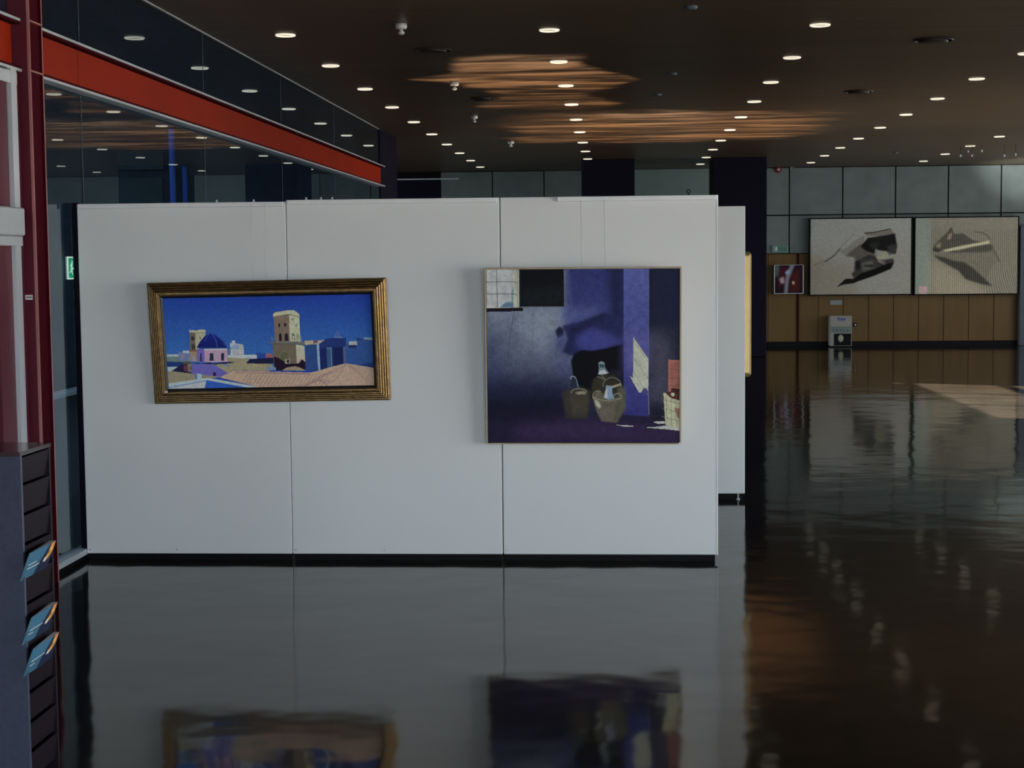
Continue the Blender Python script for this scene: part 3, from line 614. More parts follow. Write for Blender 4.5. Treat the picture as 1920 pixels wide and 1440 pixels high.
def paint_cellar():
    c = Canvas([(911.8, 504.4), (1276.6, 503.2), (1275.6, 832), (913.6, 832)], 400, 360, ILL)
    Z = lambda *p: [(890 + x / 3.893, 480 + y / 3.893) for x, y in p]
    c.fill((24, 28, 60))
    c.poly(Z((60, 60), (700, 60), (760, 1050), (60, 1060)), (118, 134, 156), 1, 0, (32, 36, 80)); 
    c.poly(Z((60, 500), (200, 560), (260, 1060), (60, 1100)), (40, 52, 100), .6, 18); c.poly(Z((60, 880), (720, 880), (720, 1100), (60, 1100)), (22, 26, 60), .8, 16)
    c.poly(Z((320, 400), (620, 400), (600, 650), (420, 700)), (128, 145, 165), .45, 18); c.poly(Z((560, 560), (700, 560), (720, 900), (600, 860)), (60, 70, 130), .5, 12)
    c.poly(Z((655, 60), (1095, 60), (1095, 760), (720, 700), (655, 420)), (28, 40, 112), .9, 6, (44, 56, 130)); c.poly(Z((980, 60), (1095, 60), (1095, 500), (1000, 460)), (14, 20, 56), .8, 8)
    c.poly(Z((640, 365), (980, 380), (800, 470), (640, 500)), (70, 84, 150), .6, 10)
    c.poly(Z((330, 60), (658, 60), (656, 364), (330, 368)), (10, 10, 20)); c.poly(Z((340, 240), (650, 200), (650, 360), (340, 362)), (22, 30, 34), .5, 8)
    c.line(Z((290, 400), (262, 560), (240, 760)), 1, (50, 54, 84), .8); c.line(Z((428, 370), (425, 560), (430, 760)), 1, (66, 74, 100), .6); c.line(Z((320, 400), (316, 620)), .8, (80, 90, 112), .5); c.line(Z((580, 400), (584, 600)), .8, (95, 108, 130), .5)
    # hanging cloth and black heap
    c.poly(Z((640, 505), (800, 470), (950, 412), (1090, 440), (1095, 660), (880, 700), (720, 730), (640, 700), (680, 600)), (22, 30, 84), 1, 2)
    c.poly(Z((590, 540), (622, 510), (656, 530), (650, 580), (610, 600)), (20, 24, 66), 1, 1); c.poly(Z((600, 590), (680, 560), (640, 700), (700, 760), (600, 660)), (46, 60, 120), .8, 4)
    c.poly(Z((760, 580), (850, 520), (1000, 560), (1080, 630), (940, 690), (800, 690), (740, 640)), (44, 52, 140), .9, 6); c.poly(Z((800, 470), (960, 415), (950, 470), (820, 520), (700, 600), (690, 540)), (20, 24, 70), .8, 3)
    c.poly(Z((705, 760), (730, 710), (790, 684), (860, 690), (960, 672), (1095, 640), (1095, 1120), (740, 1010)), (8, 6, 15), 1, 1)
    c.poly(Z((980, 840), (1095, 830), (1095, 960), (1030, 920)), (26, 24, 48), .8, 4)
    # floor
    c.poly(Z((60, 1090), (640, 1060), (860, 1180), (1090, 1180), (1300, 1170), (1520, 1180), (1520, 1400), (60, 1400)), (32, 20, 54), 1, 6); c.poly(Z((60, 1020), (640, 1000), (700, 1180), (60, 1220)), (12, 14, 38), .85, 16)
    c.poly(Z((300, 1240), (900, 1220), (1500, 1290), (1500, 1340), (300, 1340)), (58, 34, 84), .6, 12)
    # pillar, right wall
    c.poly(Z((1275, 60), (1520, 60), (1520, 1190), (1275, 1180)), (14, 24, 56), 1, 0, (30, 28, 52)); c.poly(Z((1280, 560), (1430, 560), (1440, 1080), (1280, 1120)), (66, 64, 88), .8, 14); c.poly(Z((1290, 1060), (1390, 1090), (1400, 1200), (1290, 1180)), (14, 14, 36), .8, 8)
    c.poly(Z((1094, 60), (1278, 60), (1276, 1175), (1094, 1165)), (64, 76, 158), 1, 0, (34, 34, 116)); c.poly(Z((1100, 560), (1270, 560), (1270, 800), (1100, 840)), (88, 80, 164), .5, 10)
    c.line(Z((1278, 90), (1276, 1160)), .8, (96, 96, 150), .6); c.line(Z((1272, 960), (1280, 1160)), 1, (120, 120, 150), .7)
    c.poly(Z((1166, 590), (1262, 735), (1274, 750), (1272, 985), (1238, 965), (1222, 1000), (1205, 998), (1150, 900), (1140, 876), (1162, 892)), (176, 184, 138)); c.poly(Z((1236, 985), (1240, 966), (1260, 966), (1276, 1030), (1230, 1010)), (50, 48, 130))
    for k in (0, 1, 2): c.line(Z((1166, 620 + k * 115), (1272, 770 + k * 125)), .8, (98, 110, 96), .85)
    c.line(Z((1166, 592), (1272, 745)), .7, (110, 120, 110))
    # window
    c.poly(Z((60, 60), (326, 60), (326, 372), (60, 378)), (166, 182, 178)); c.poly(Z((282, 60), (326, 60), (326, 372), (284, 372)), (166, 172, 142)); c.poly(Z((180, 370), (215, 340), (245, 325), (270, 330), (270, 250), (285, 215), (285, 372)), (96, 140, 142)); c.poly(Z((190, 370), (225, 340), (283, 335), (283, 372)), (64, 104, 138))
    for x0, x1 in ((160, 166),): c.line(Z((x0, 60), (x1, 372)), 1.1, (28, 32, 30))
    for y in (184, 272): c.line(Z((60, y), (296, y), (316, y + 16)), 1.0, (28, 32, 30))
    c.line(Z((312, 90), (318, 372)), .8, (96, 92, 74)); c.poly(Z((326, 60), (334, 60), (334, 372), (326, 372)), (70, 68, 66)); c.poly(Z((60, 378), (356, 372), (356, 398), (60, 405)), (22, 12, 28)); c.line(Z((60, 376), (326, 372)), .8, (120, 118, 100))
    # demijohns in baskets
    c.poly(Z((640, 1000), (700, 965), (800, 960), (850, 990), (840, 1100), (826, 1190), (670, 1190), (655, 1100)), (50, 46, 34), 1, 2); c.poly(Z((690, 1020), (830, 1020), (820, 1170), (720, 1180)), (66, 60, 40), .6, 3)
    c.poly(Z((700, 965), (706, 900), (724, 876), (746, 884), (760, 965)), (28, 36, 62)); c.arc(890 + 722 / 3.893, 480 + 892 / 3.893, 4.8, 3.4, 150, 370, 1.1, (150, 172, 196)); c.line(Z((746, 900), (752, 930), (762, 960)), 1, (110, 140, 170)); c.arc(890 + 765 / 3.893, 480 + 1002 / 3.893, 15, 8.5, 180, 350, 1.3, (132, 124, 92)); c.poly(Z((735, 1000), (800, 985), (818, 1008), (760, 1012)), (140, 132, 98), .9, 1)
    c.poly(Z((870, 900), (940, 860), (1020, 870), (1095, 960), (1105, 1100), (1060, 1180), (880, 1120), (850, 1000)), (44, 40, 28), 1, 2); c.poly(Z((1050, 960), (1105, 960), (1108, 1120), (1060, 1190)), (92, 88, 56), .7, 2)
    c.poly(Z((908, 780), (926, 768), (952, 774), (958, 815), (985, 855), (940, 868), (905, 866), (912, 820)), (92, 122, 126)); c.poly(Z((915, 840), (950, 830), (975, 856), (912, 864)), (168, 180, 170)); c.line(Z((914, 776), (950, 776)), 1, (140, 110, 110)); c.poly(Z((914, 790), (950, 790), (950, 812), (916, 812)), (40, 66, 84))
    c.arc(890 + 1008 / 3.893, 480 + 950 / 3.893, 17.5, 16, 175, 365, 1.2, (118, 112, 78)); c.poly(Z((980, 960), (1070, 930), (1075, 945), (1000, 968)), (150, 142, 100)); c.line(Z((900, 880), (960, 905), (930, 870)), 1.2, (110, 104, 74))
    c.poly(Z((868, 1030), (900, 985), (1000, 1040), (1085, 1030), (1086, 1060), (1066, 1170), (1045, 1222), (930, 1212), (895, 1140)), (92, 84, 62), 1, 1); c.poly(Z((1040, 1060), (1086, 1050), (1060, 1200), (1020, 1220)), (74, 70, 44), .8, 2)
    c.poly(Z((880, 1050), (905, 1060), (928, 1100), (915, 1118), (885, 1090)), (170, 168, 134), .9, 1); c.arc(890 + 905 / 3.893, 480 + 1025 / 3.893, 10, 10, 130, 300, 1.3, (130, 126, 90)); c.line(Z((868, 1035), (930, 1055), (1000, 1062), (1070, 1040)), 1.4, (140, 130, 96)); c.arc(890 + 1048 / 3.893, 480 + 1035 / 3.893, 7.5, 7.5, 180, 350, 1.2, (146, 140, 104))
    c.poly(Z((962, 950), (1006, 950), (1010, 1000), (1024, 1046), (980, 1052), (946, 1036), (962, 1000)), (108, 138, 168)); c.poly(Z((958, 985), (972, 960), (974, 1040), (950, 1036)), (176, 190, 196)); c.line(Z((962, 946), (1006, 950)), 1.3, (96, 92, 60))
    for k in range(7): c.line(Z((905 + k * 22, 1080), (925 + k * 18, 1205)), .6, (58, 52, 38), .6); c.line(Z((690 + k * 20, 1030), (695 + k * 18, 1180)), .6, (38, 34, 26), .6)
    # crates and sun splash
    c.poly(Z((1420, 756), (1520, 762), (1520, 1000), (1420, 990)), (160, 80, 52)); c.poly(Z((1436, 770), (1520, 775), (1520, 960), (1436, 958)), (148, 74, 56))
    for y in (825, 890, 950): c.line(Z((1426, y), (1520, y + 6)), .8, (104, 46, 32))
    c.poly(Z((1440, 965), (1520, 970), (1520, 1000), (1440, 995)), (60, 20, 22)); c.poly(Z((1384, 1000), (1400, 1000), (1520, 1060), (1520, 1290), (1398, 1235)), (168, 166, 116)); c.poly(Z((1400, 1002), (1440, 990), (1520, 1000), (1520, 1062), (1440, 1040)), (84, 20, 20)); c.poly(Z((1442, 1000), (1465, 1002), (1462, 1030), (1440, 1022)), (190, 170, 130))
    for k in range(3): c.line(Z((1376, 1052 + k * 62), (1520, 1085 + k * 66)), .9, (110, 104, 66)); 
    for x in (1405, 1440, 1478): c.line(Z((x, 1010), (x + 4, 1268)), .8, (104, 98, 62))
    c.poly(Z((1462, 1110), (1520, 1120), (1520, 1220), (1490, 1190)), (150, 92, 56)); c.poly(Z((1310, 1218), (1340, 1210), (1390, 1212), (1400, 1226), (1350, 1232)), (190, 190, 152)); c.poly(Z((1340, 1252), (1420, 1240), (1500, 1268), (1500, 1282), (1420, 1272), (1240, 1258)), (192, 190, 150)); c.poly(Z((1036, 1238), (1100, 1240), (1190, 1248), (1100, 1252)), (192, 190, 150))
    g = c.rgb @ np.array([.25, .6, .15]); c.rgb = (c.rgb * .62 + g[..., None] * .38) * .74
    c.grain(.06, 1); c.grain(.05, 4); return c

Z8 = 1 / F
# picture 1 hangs from cords and leans forward
yb_, yt_ = YP - .055, YP - .115
def P1(u, v, w=0):
    """u across, v up, w out of the wall (metres) on the leaning plane of picture 1"""
    return _o1 + _ux * u + _uz * v + _un * w
TL, TR_, BR, BL = onY(273, 532, yt_), onY(722.5, 522, yt_), onY(730.5, 752, yb_), onY(287, 759.5, yb_)
_ux = ((TR_ - TL) + (BR - BL)).normalized(); _uz = ((TL - BL) + (TR_ - BR)); _uz = (_uz - _ux * _uz.dot(_ux)).normalized(); _un = -_uz.cross(_ux) * -1
_un = _ux.cross(_uz)
W1 = ((TR_ - TL).length + (BR - BL).length) / 2; H1 = ((TL - BL).length + (TR_ - BR).length) / 2
ctr = (TL + TR_ + BR + BL) / 4; _o1 = ctr - _ux * W1 / 2 - _uz * H1 / 2 - _un * .045
p1 = thing('framed_painting', ctr, 'gilt-framed wide painting of rooftops, blue dome and stone tower under blue sky', 'painting')
prof = [(0, 0), (0, .016), (.003, .019)]
for k in range(4):
    u0 = .004 + k * .0115; h0 = .019 + k * .0072
    prof += [(u0 + .002, h0 + .0052), (u0 + .0065, h0 + .0086), (u0 + .0102, h0 + .0082), (u0 + .0111, h0 + .0060)]
prof += [(.052, .052), (.056, .0525), (.0575, .0505), (.061, .0505), (.0625, .0475), (.066, .0472), (.0675, .0440), (.071, .0425)]
def frame(prof, Wd, Hd, T):
    vs = []; m = len(prof)
    for u, h in prof: vs += [T(u, u, h), T(Wd - u, u, h), T(Wd - u, Hd - u, h), T(u, Hd - u, h)]
    return vs, [(k * 4 + i, k * 4 + (i + 1) % 4, k * 4 + 4 + (i + 1) % 4, k * 4 + 4 + i) for k in range(m - 1) for i in range(4)]
# each rail of the mitred frame is a part of its own
vsF, fsF = frame(prof, W1, H1, P1)
for i in range(4):
    fs_ = [f for k, f in enumerate(fsF) if k % 4 == i]; used = sorted({a for f in fs_ for a in f}); mp_ = {a: n for n, a in enumerate(used)}
    MB().add([vsF[a] for a in used], [tuple(mp_[a] for a in f) for f in fs_]).build('frame_rail', M_gold, p1)
IN = .071
vsL, fsL = frame([(IN, .0425), (IN + .002, .036), (IN + .012, .026), (IN + .012, .018)], W1, H1, P1)
MB().add(vsL, fsL).build('liner', M_liner, p1)
MB().add([P1(.002, .002, .002), P1(W1 - .002, .002, .002), P1(W1 - .002, H1 - .002, .002), P1(.002, H1 - .002, .002), P1(.002, .002, .012), P1(W1 - .002, .002, .012), P1(W1 - .002, H1 - .002, .012), P1(.002, H1 - .002, .012)],
         [(3, 2, 1, 0), (4, 5, 6, 7), (0, 1, 5, 4), (2, 3, 7, 6), (1, 2, 6, 5), (3, 0, 4, 7)]).build('backing_board', M_brownmetal, p1)
q = IN + .010
paint_town().mesh('canvas', M_oil, lambda u, v: P1(q + u * (W1 - 2 * q), q + v * (H1 - 2 * q), .022), p1)
lb = MB(); lb.prism([(IN - .004, IN - .010), (IN + .012, IN - .010), (IN + .012, IN + .006), (IN - .004, IN + .006)], lambda u, v, w: P1(u, v, .046 + w), .001)
lb.build('number_label', M_paper, p1)
def cords(par, spec, zbot, ybot):
    for px in spec:
        a = onY(px, 385, YP - .016); b = onY(px + 2, 510, ybot)
        MB().tube([(a.x, YP - .028, ZT - .018), (b.x, ybot, zbot)], .0016, 6).build('cord', M_cable, par)
zc1 = P1(0, H1 - .02).z
cords(p1, (472, 497), zc1, YP - .06)

# picture 2: canvas with a thin oak strip
yb2, yt2 = YP - .055, YP - .10
TL, TR_, BR, BL = onY(909, 502, yt2), onY(1278, 501, yt2), onY(1277, 832.5, yb2), onY(912, 833.5, yb2)
ux = ((TR_ - TL) + (BR - BL)).normalized(); uz = (TL - BL) + (TR_ - BR); uz = (uz - ux * uz.dot(ux)).normalized(); un = ux.cross(uz)
W2 = ((TR_ - TL).length + (BR - BL).length) / 2; H2 = ((TL - BL).length + (TR_ - BR).length) / 2
ctr = (TL + TR_ + BR + BL) / 4; o2_ = ctr - ux * W2 / 2 - uz * H2 / 2
def P2(u, v, w=0): return o2_ + ux * u + uz * v + un * w
p2 = thing('canvas_painting', ctr, 'large dark blue painting of a cellar with demijohns, edged by a thin oak strip', 'painting')
for a, b, c_, d in ((0, W2, 0, .006), (0, W2, H2 - .006, H2), (0, .006, .006, H2 - .006), (W2 - .006, W2, .006, H2 - .006)):
    MB().prism([(a, c_), (b, c_), (b, d), (a, d)], lambda u, v, w: P2(u, v, w - .034), .036).build('edge_strip', M_oak, p2)
MB().prism([(.008, .008), (W2 - .008, .008), (W2 - .008, H2 - .008), (.008, H2 - .008)], lambda u, v, w: P2(u, v, w - .03), .024).build('stretcher', M_oak, p2)
paint_cellar().mesh('canvas', M_oil, lambda u, v: P2(.0085 + u * (W2 - .017), .0085 + v * (H2 - .017), -.003), p2)
MB().prism([(W2 - .014, -.002), (W2 + .002, -.002), (W2 + .002, .01), (W2 - .014, .01)], lambda u, v, w: P2(u, v, w + .0022), .001).build('number_label', M_paper, p2)
cords(p2, (1089, 1133), P2(0, H2 - .01).z, YP - .085)

# ------------------------------------------------------------------ drawings on the far wall
ILB = .33
def drawing_bundle():
    c = Canvas([(1520, 411), (1707, 409), (1708, 551), (1520, 552)], 376, 284, ILB)
    D = lambda *p: [(1500 + x / 8.473, 395 + y / 8.473) for x, y in p]
    c.fill((112, 108, 100)); c.poly(D((100, 80), (1800, 80), (1800, 500), (100, 600)), (118, 118, 114), .5, 30); c.poly(D((160, 700), (900, 900), (900, 1350), (160, 1350)), (104, 96, 82), .6, 20)
    c.line(D((220, 860), (410, 800), (480, 760), (560, 690), (640, 590), (740, 480), (860, 370)), .8, (70, 64, 60), .7, 1)
    c.line(D((400, 810), (480, 755), (560, 700), (640, 600)), 1.6, (52, 48, 44), .9, 1)
    for k in range(6): c.line(D((640 + k * 15, 640 + k * 15), (760 + k * 10, 590 + k * 14), (860 + k * 8, 480 + k * 20), (1010, 400 + k * 16)), 1, (74, 68, 62), .7, 1)
    c.poly(D((1010, 350), (1160, 335), (1400, 290), (1440, 300), (1500, 370), (1300, 395), (1060, 400)), (98, 90, 78), .9, 1); c.line(D((1020, 355), (1160, 345), (1380, 300), (1430, 290)), 1.6, (44, 38, 36), .9, 1)
    c.poly(D((720, 720), (860, 600), (980, 520), (1080, 500), (1190, 640), (1180, 760), (980, 780), (900, 820), (860, 740)), (78, 70, 62), .9, 3)
    c.poly(D((960, 570), (1070, 430), (1300, 395), (1500, 360), (1535, 560), (1510, 690), (1380, 650), (1330, 640), (1200, 620), (1180, 680), (1050, 640)), (30, 27, 27), .95, 2)
    c.poly(D((1100, 520), (1260, 500), (1220, 600), (1120, 600)), (50, 56, 44), .8, 3); c.poly(D((1380, 560), (1530, 520), (1520, 680), (1400, 700)), (62, 60, 58), .8, 2)
    c.poly(D((1220, 725), (1360, 640), (1385, 690), (1400, 735), (1240, 790)), (118, 116, 92)); c.poly(D((1190, 610), (1225, 600), (1210, 760), (1180, 900)), (96, 100, 100), .8, 1)
    c.poly(D((880, 800), (940, 780), (1080, 700), (1190, 720), (1240, 790), (1480, 760), (1490, 820), (1450, 920), (1180, 1030), (960, 1110), (860, 1080), (820, 1000), (900, 930)), (56, 52, 48), .92, 2)
    c.poly(D((980, 830), (1150, 790), (1180, 900), (1000, 960)), (84, 88, 76), .8, 3); c.poly(D((1010, 860), (1180, 850), (1160, 900), (1020, 890)), (46, 34, 34), .8, 2)
    c.poly(D((590, 1212), (640, 1160), (730, 1080), (860, 1080), (960, 1000), (1180, 930), (1320, 860), (1480, 820), (1440, 920), (1180, 1030), (960, 1105), (860, 1150), (690, 1172)), (26, 23, 24), .95, 1)
    c.poly(D((870, 800), (950, 790), (960, 920), (860, 960)), (30, 30, 34), .8, 3)
    for k in range(4): c.line(D((1240, 795 + k * 4), (1350, 800 + k * 20)), .8, (130, 110, 110), .7)
    c.line(D((1235, 790), (1400, 770), (1520, 730)), 1, (96, 86, 86), .8)
    k = np.clip(c.rgb.sum(-1) / c.l((112, 108, 100)).sum(), 0, 1) ** .55; c.rgb = c.rgb * k[..., None]
    c.grain(.06, 1); return c
def drawing_leaf():
    c = Canvas([(1717, 408), (1908, 406), (1907, 550), (1716, 551.5)], 400, 300, ILB)
    D = lambda *p: [(1705 + x / 8.47, 390 + y / 8.47) for x, y in p]
    c.fill((104, 98, 86)); c.poly(D((90, 120), (330, 120), (330, 1380), (90, 1380)), (106, 112, 102), .8, 10); c.poly(D((330, 800), (900, 1100), (1300, 1380), (330, 1380)), (140, 128, 106), .5, 20)
    c.poly(D((370, 640), (400, 580), (500, 480), (600, 400), (660, 300), (690, 340), (700, 400), (860, 400), (1000, 500), (1150, 535), (850, 585), (520, 665)), (48, 46, 42), .72, 2)
    c.poly(D((620, 420), (680, 380), (660, 480), (600, 500)), (128, 112, 92), .8, 2); c.poly(D((420, 590), (500, 530), (500, 620), (440, 620)), (116, 112, 88), .8, 2)
    c.poly(D((370, 640), (430, 640), (520, 665), (460, 700), (380, 680)), (36, 34, 34), .9, 2)
    c.poly(D((385, 745), (470, 720), (560, 695), (800, 690), (1000, 620), (1270, 550), (1330, 590), (1440, 830), (1330, 900), (1220, 1130), (1320, 1240), (1150, 1210), (900, 1130), (780, 990), (650, 920), (560, 850)), (96, 90, 76), .8, 2)
    c.poly(D((385, 745), (560, 780), (700, 830), (880, 860), (1000, 940), (1160, 1090), (1320, 1240), (1150, 1210), (900, 1130), (780, 990), (650, 920), (480, 830)), (38, 38, 36), .8, 3)
    c.poly(D((560, 690), (800, 660), (1100, 590), (1270, 560), (1330, 600), (1300, 680), (1100, 700), (860, 700), (700, 710)), (52, 50, 46), .7, 3)
    c.poly(D((540, 660), (860, 590), (1150, 535), (1270, 505), (1270, 560), (1000, 605), (860, 640), (570, 690)), (158, 146, 118), .95, 1)
    c.line(D((1030, 370), (1160, 385), (1240, 430), (1280, 500)), 1.6, (70, 66, 50), .9, 1); c.line(D((500, 480), (590, 400), (650, 330), (680, 300)), 1.2, (44, 40, 40), .8, 1); c.line(D((1330, 650), (1400, 780), (1440, 860)), 1.4, (62, 58, 54), .8, 1); c.line(D((370, 440), (470, 510), (400, 580)), .8, (70, 66, 60), .6, 1)
    # vertical ruling, bending out at the lower right
    X, Y = (c.X - 1705) * 8.47, (c.Y - 390) * 8.47
    bend = np.clip((Y - 850) / 500, 0, 1) ** 2 * np.clip((X - 1150) / 500, 0, 1) * 130
    st = .5 + .5 * np.sin((X - bend) * 2 * math.pi / 33); on = 1 / (1 + np.exp(-(X - 335) / 10)) / (1 + np.exp(-(Y - 340 + (X > 600) * 10) / 15))
    m = (st * on)[..., None]; c.rgb = c.rgb * (1 - .30 * (1 - st[..., None]) * on[..., None]) + m * c.l((66, 62, 52)) * .55
    k = np.clip(c.rgb.sum(-1) / c.l((108, 102, 88)).sum(), 0, 1) ** .4; c.rgb = c.rgb * k[..., None]
    c.poly(D((150, 1245), (285, 1240), (285, 1368), (160, 1368)), (156, 122, 122), .8)
    c.grain(.06, 1); return c
for (p0, q0, p1_, q1, fn, lab) in ((1518, 409, 1710, 553, drawing_bundle, 'wide black-framed charcoal drawing of a dark crumpled bundle on the far wall'),
                                  (1715, 407, 1909.5, 552, drawing_leaf, 'wide black-framed drawing of a folded leaf shape over fine vertical stripes')):
    yf = YB - .16; a = onY(p0, q0, yf); b = onY(p1_, q1, yf)
    d = thing('framed_drawing', ((a.x + b.x) / 2, yf, (a.z + b.z) / 2), lab, 'drawing')
    x0, x1, z1, z0 = a.x, b.x, a.z, b.z; fw = .02
    for (xa, xb, za, zb_) in ((x0, x1, z0, z0 + fw), (x0, x1, z1 - fw, z1), (x0, x0 + fw, z0 + fw, z1 - fw), (x1 - fw, x1, z0 + fw, z1 - fw)):
        B(xa, xb, yf, YB - .002, za, zb_).build('frame_rail', M_black, d)
    fn().mesh('sheet', M_print, lambda u, v: Vector((x0 + fw + u * (x1 - x0 - 2 * fw), yf + .008, z0 + fw + v * (z1 - z0 - 2 * fw))), d)
    B(x0 + fw, x1 - fw, yf + .012, yf + .03, z0 + fw, z1 - fw).build('backing_board', M_black, d)

# poster box left of the drawings
def poster():
    c = Canvas([(1452, 498), (1504, 498), (1504, 549), (1452, 549)], 80, 80, ILB)
    D = lambda *p: [(1420 + x / 4, 300 + y / 4) for x, y in p]
    c.fill((24, 12, 20)); c.poly(D((150, 820), (220, 800), (230, 920), (160, 960)), (46, 14, 22), 1, 3); c.poly(D((250, 850), (310, 820), (310, 980), (240, 990)), (52, 20, 16), .9, 4)
    c.poly(D((245, 790), (272, 792), (230, 900), (222, 995), (200, 995), (205, 930), (215, 860)), (100, 96, 104), .9, 2); c.poly(D((162, 890), (195, 875), (200, 920), (175, 925)), (130, 110, 115), .9, 2); c.poly(D((205, 840), (235, 820), (240, 850), (210, 860)), (104, 120, 138), .9, 1); c.poly(D((258, 910), (276, 912), (272, 932), (258, 930)), (150, 130, 110), .9, 1)
    c.poly(D((130, 790), (160, 790), (150, 870), (132, 880)), (70, 84, 80), .7, 3); return c
yf = YB - .22; a = onY(1451.5, 497, yf); b = onY(1506.5, 550.5, yf)
d = thing('poster_box', ((a.x + b.x) / 2, yf, (a.z + b.z) / 2), 'small dark box frame with red and white print left of the drawings', 'picture')
x0, x1, z0, z1 = a.x, b.x, b.z, a.z
B(x0, x1, yf + .01, YB - .024, z0, z1).build('box_body', M_black, d)
for (xa, xb, za, zb_) in ((x0, x0 + .012, z0, z1), (x1 - .012, x1, z0, z1), (x0, x1, z0, z0 + .008), (x0, x1, z1 - .005, z1)):
    B(xa, xb, yf - .002, yf + .01, za, zb_).build('edge_strip', M_alu, d)
poster().mesh('print', M_print, lambda u, v: Vector((x0 + .013 + u * (x1 - x0 - .026), yf + .006, z0 + .009 + v * (z1 - z0 - .016))), d)

# small things on the far wall
a = onY(1448, 460, YB); b = onY(1477, 473, YB)
ex = thing('exit_light', ((a.x + b.x) / 2, YB - .03, (a.z + b.z) / 2), 'dim green and white emergency exit light above the small poster box', 'sign')
MB().cbox(a.x, b.x, YB - .06, YB - .001, b.z, a.z, .006).build('housing', mat('sign_dull_green', lin(40, 62, 52, .16), .4), ex)
xm = a.x + (b.x - a.x) * .3
B(xm, b.x - .02, YB - .063, YB - .0602, b.z + .02, a.z - .02).build('sign_face', mat('sign_dark_green', lin(24, 44, 34, .16), .4), ex)
MB().prism([(.0, .0), (.05, .0), (.05, .04), (.03, .07), (.0, .05)], lambda u, v, w: Vector((a.x + .05 + u, YB - .0605 - w, b.z + .03 + v)), .002).build('running_man', M_paper, ex)
a = onY(1459, 318, YB)
al = thing('alarm_sounder', (a.x, YB, a.z), 'small dark red fire alarm sounder high on the far wall', 'alarm')
TW = lambda cx, cz: (lambda p: Vector((cx + p.x, YB - p.z, cz + p.y)))
MB().lathe([(.062, .0), (.062, .02), (.05, .03), (.05, .055), (.03, .065)], (0, 0, 0), 20, T=TW(a.x, a.z)).build('body', M_alarm, al)
MB().lathe([(.022, .066), (.022, .069)], (0, 0, 0), 16, T=TW(a.x, a.z)).build('lens', M_white, al)
a = onY(1484, 315, YB)
sc_ = thing('wall_camera', (a.x, YB, a.z), 'small white camera on a bracket just right of the alarm sounder', 'camera')
MB().tube([(a.x - .02, YB, a.z - .035), (a.x - .02, YB - .04, a.z - .01), (a.x - .01, YB - .06, a.z + .01)], .007, 8).build('bracket', M_white, sc_)
MB().cbox(a.x - .02, a.x + .05, YB - .11, YB - .05, a.z + .008, a.z + .036, .006).build('camera_body', M_white, sc_)
a = onY(1556, 563, YB); b = onY(1579, 571.5, YB)
pq = thing('wall_plaque', ((a.x + b.x) / 2, YB, (a.z + b.z) / 2), 'small blank white plaque on the amber panelling under the left drawing', 'plaque')
MB().cbox(a.x, b.x, YB - .012, YB - .001, b.z, a.z, .003).build('plate', mat('plaque_white', (.22, .24, .22), .5), pq)
# dispenser standing against the panelling
yk = YB - .3; a = onY(1557, 592, yk); b = onY(1597, 647, yk)
dk = thing('information_kiosk', ((a.x + b.x) / 2, yk, 0), 'low white information kiosk with blue logo standing against the amber wall', 'kiosk')
M_kio = mat('kiosk_ivory', (.30, .28, .23), .5, var=.05); M_kiog = mat('kiosk_grey', (.15, .18, .165), .5, var=.1)
zt_k = a.z; zm1 = onY(1577, 612, yk).z; zm2 = onY(1577, 625, yk).z
xa, xb = a.x, b.x
MB().cbox(xa, xb, yk, YB - .03, .02, zt_k, .008).build('cabinet', M_kio, dk)
B(xa + .02, xb - .02, yk + .02, YB - .05, 0, .02).build('plinth', M_black, dk)
B(xa + .012, xb - .015, yk - .004, yk - .0005, zm2 + .01, zm1).build('control_strip', M_kiog, dk)
for k in range(5):
    xx = xa + .04 + k * .063; MB().cbox(xx, xx + .03, yk - .008, yk - .004, zm2 + .04, zm2 + .065, .003).build('button', mat('button_teal', (.06, .10, .11), .5) if k == 0 else bpy.data.materials['button_teal'], dk)
B(xa + .065, xb - .012, yk - .004, yk - .0005, .03, zm2 - .005).build('display_window', M_black, dk)
MB().lathe([(.001, 0), (.035, .002), (.05, .008), (.05, .012)], (0, 0, 0), 20, T=lambda p: Vector(((xa + xb) / 2 - .005 + p.x * .95, yk - .012 + p.z * .5, (zm2 + .03) / 2 + .02 + p.y * 1.35))).build('emblem', mat('emblem_cream', (.40, .36, .26), .5), dk)
M_blue = mat('logo_blue', (.02, .03, .30), .4)
lg = MB(); zl = onY(1577, 598, yk).z; xx = xa + .13
for wch, hch in ((.022, .05), (.016, .036), (.026, .036), (.018, .036), (.024, .036)):
    lg.box(xx, xx + wch, yk - .003, yk - .0005, zl - .02, zl - .02 + hch); xx += wch + .007
lg.box(xa + .145, xx - .02, yk - .003, yk - .0005, zl - .036, zl - .028)
lg.build('logo', M_blue, dk)
a = onY(1603.5, 608.5, YB)
ic = thing('wall_socket', (a.x, YB, a.z), 'tiny black and white wall control right of the kiosk', 'switch')
B(a.x - .032, a.x + .032, YB - .015, YB - .001, a.z - .032, a.z + .032).build('plate', M_black, ic)
B(a.x - .008, a.x + .014, YB - .02, YB - .0151, a.z - .02, a.z + .012).build('rocker', M_white, ic)

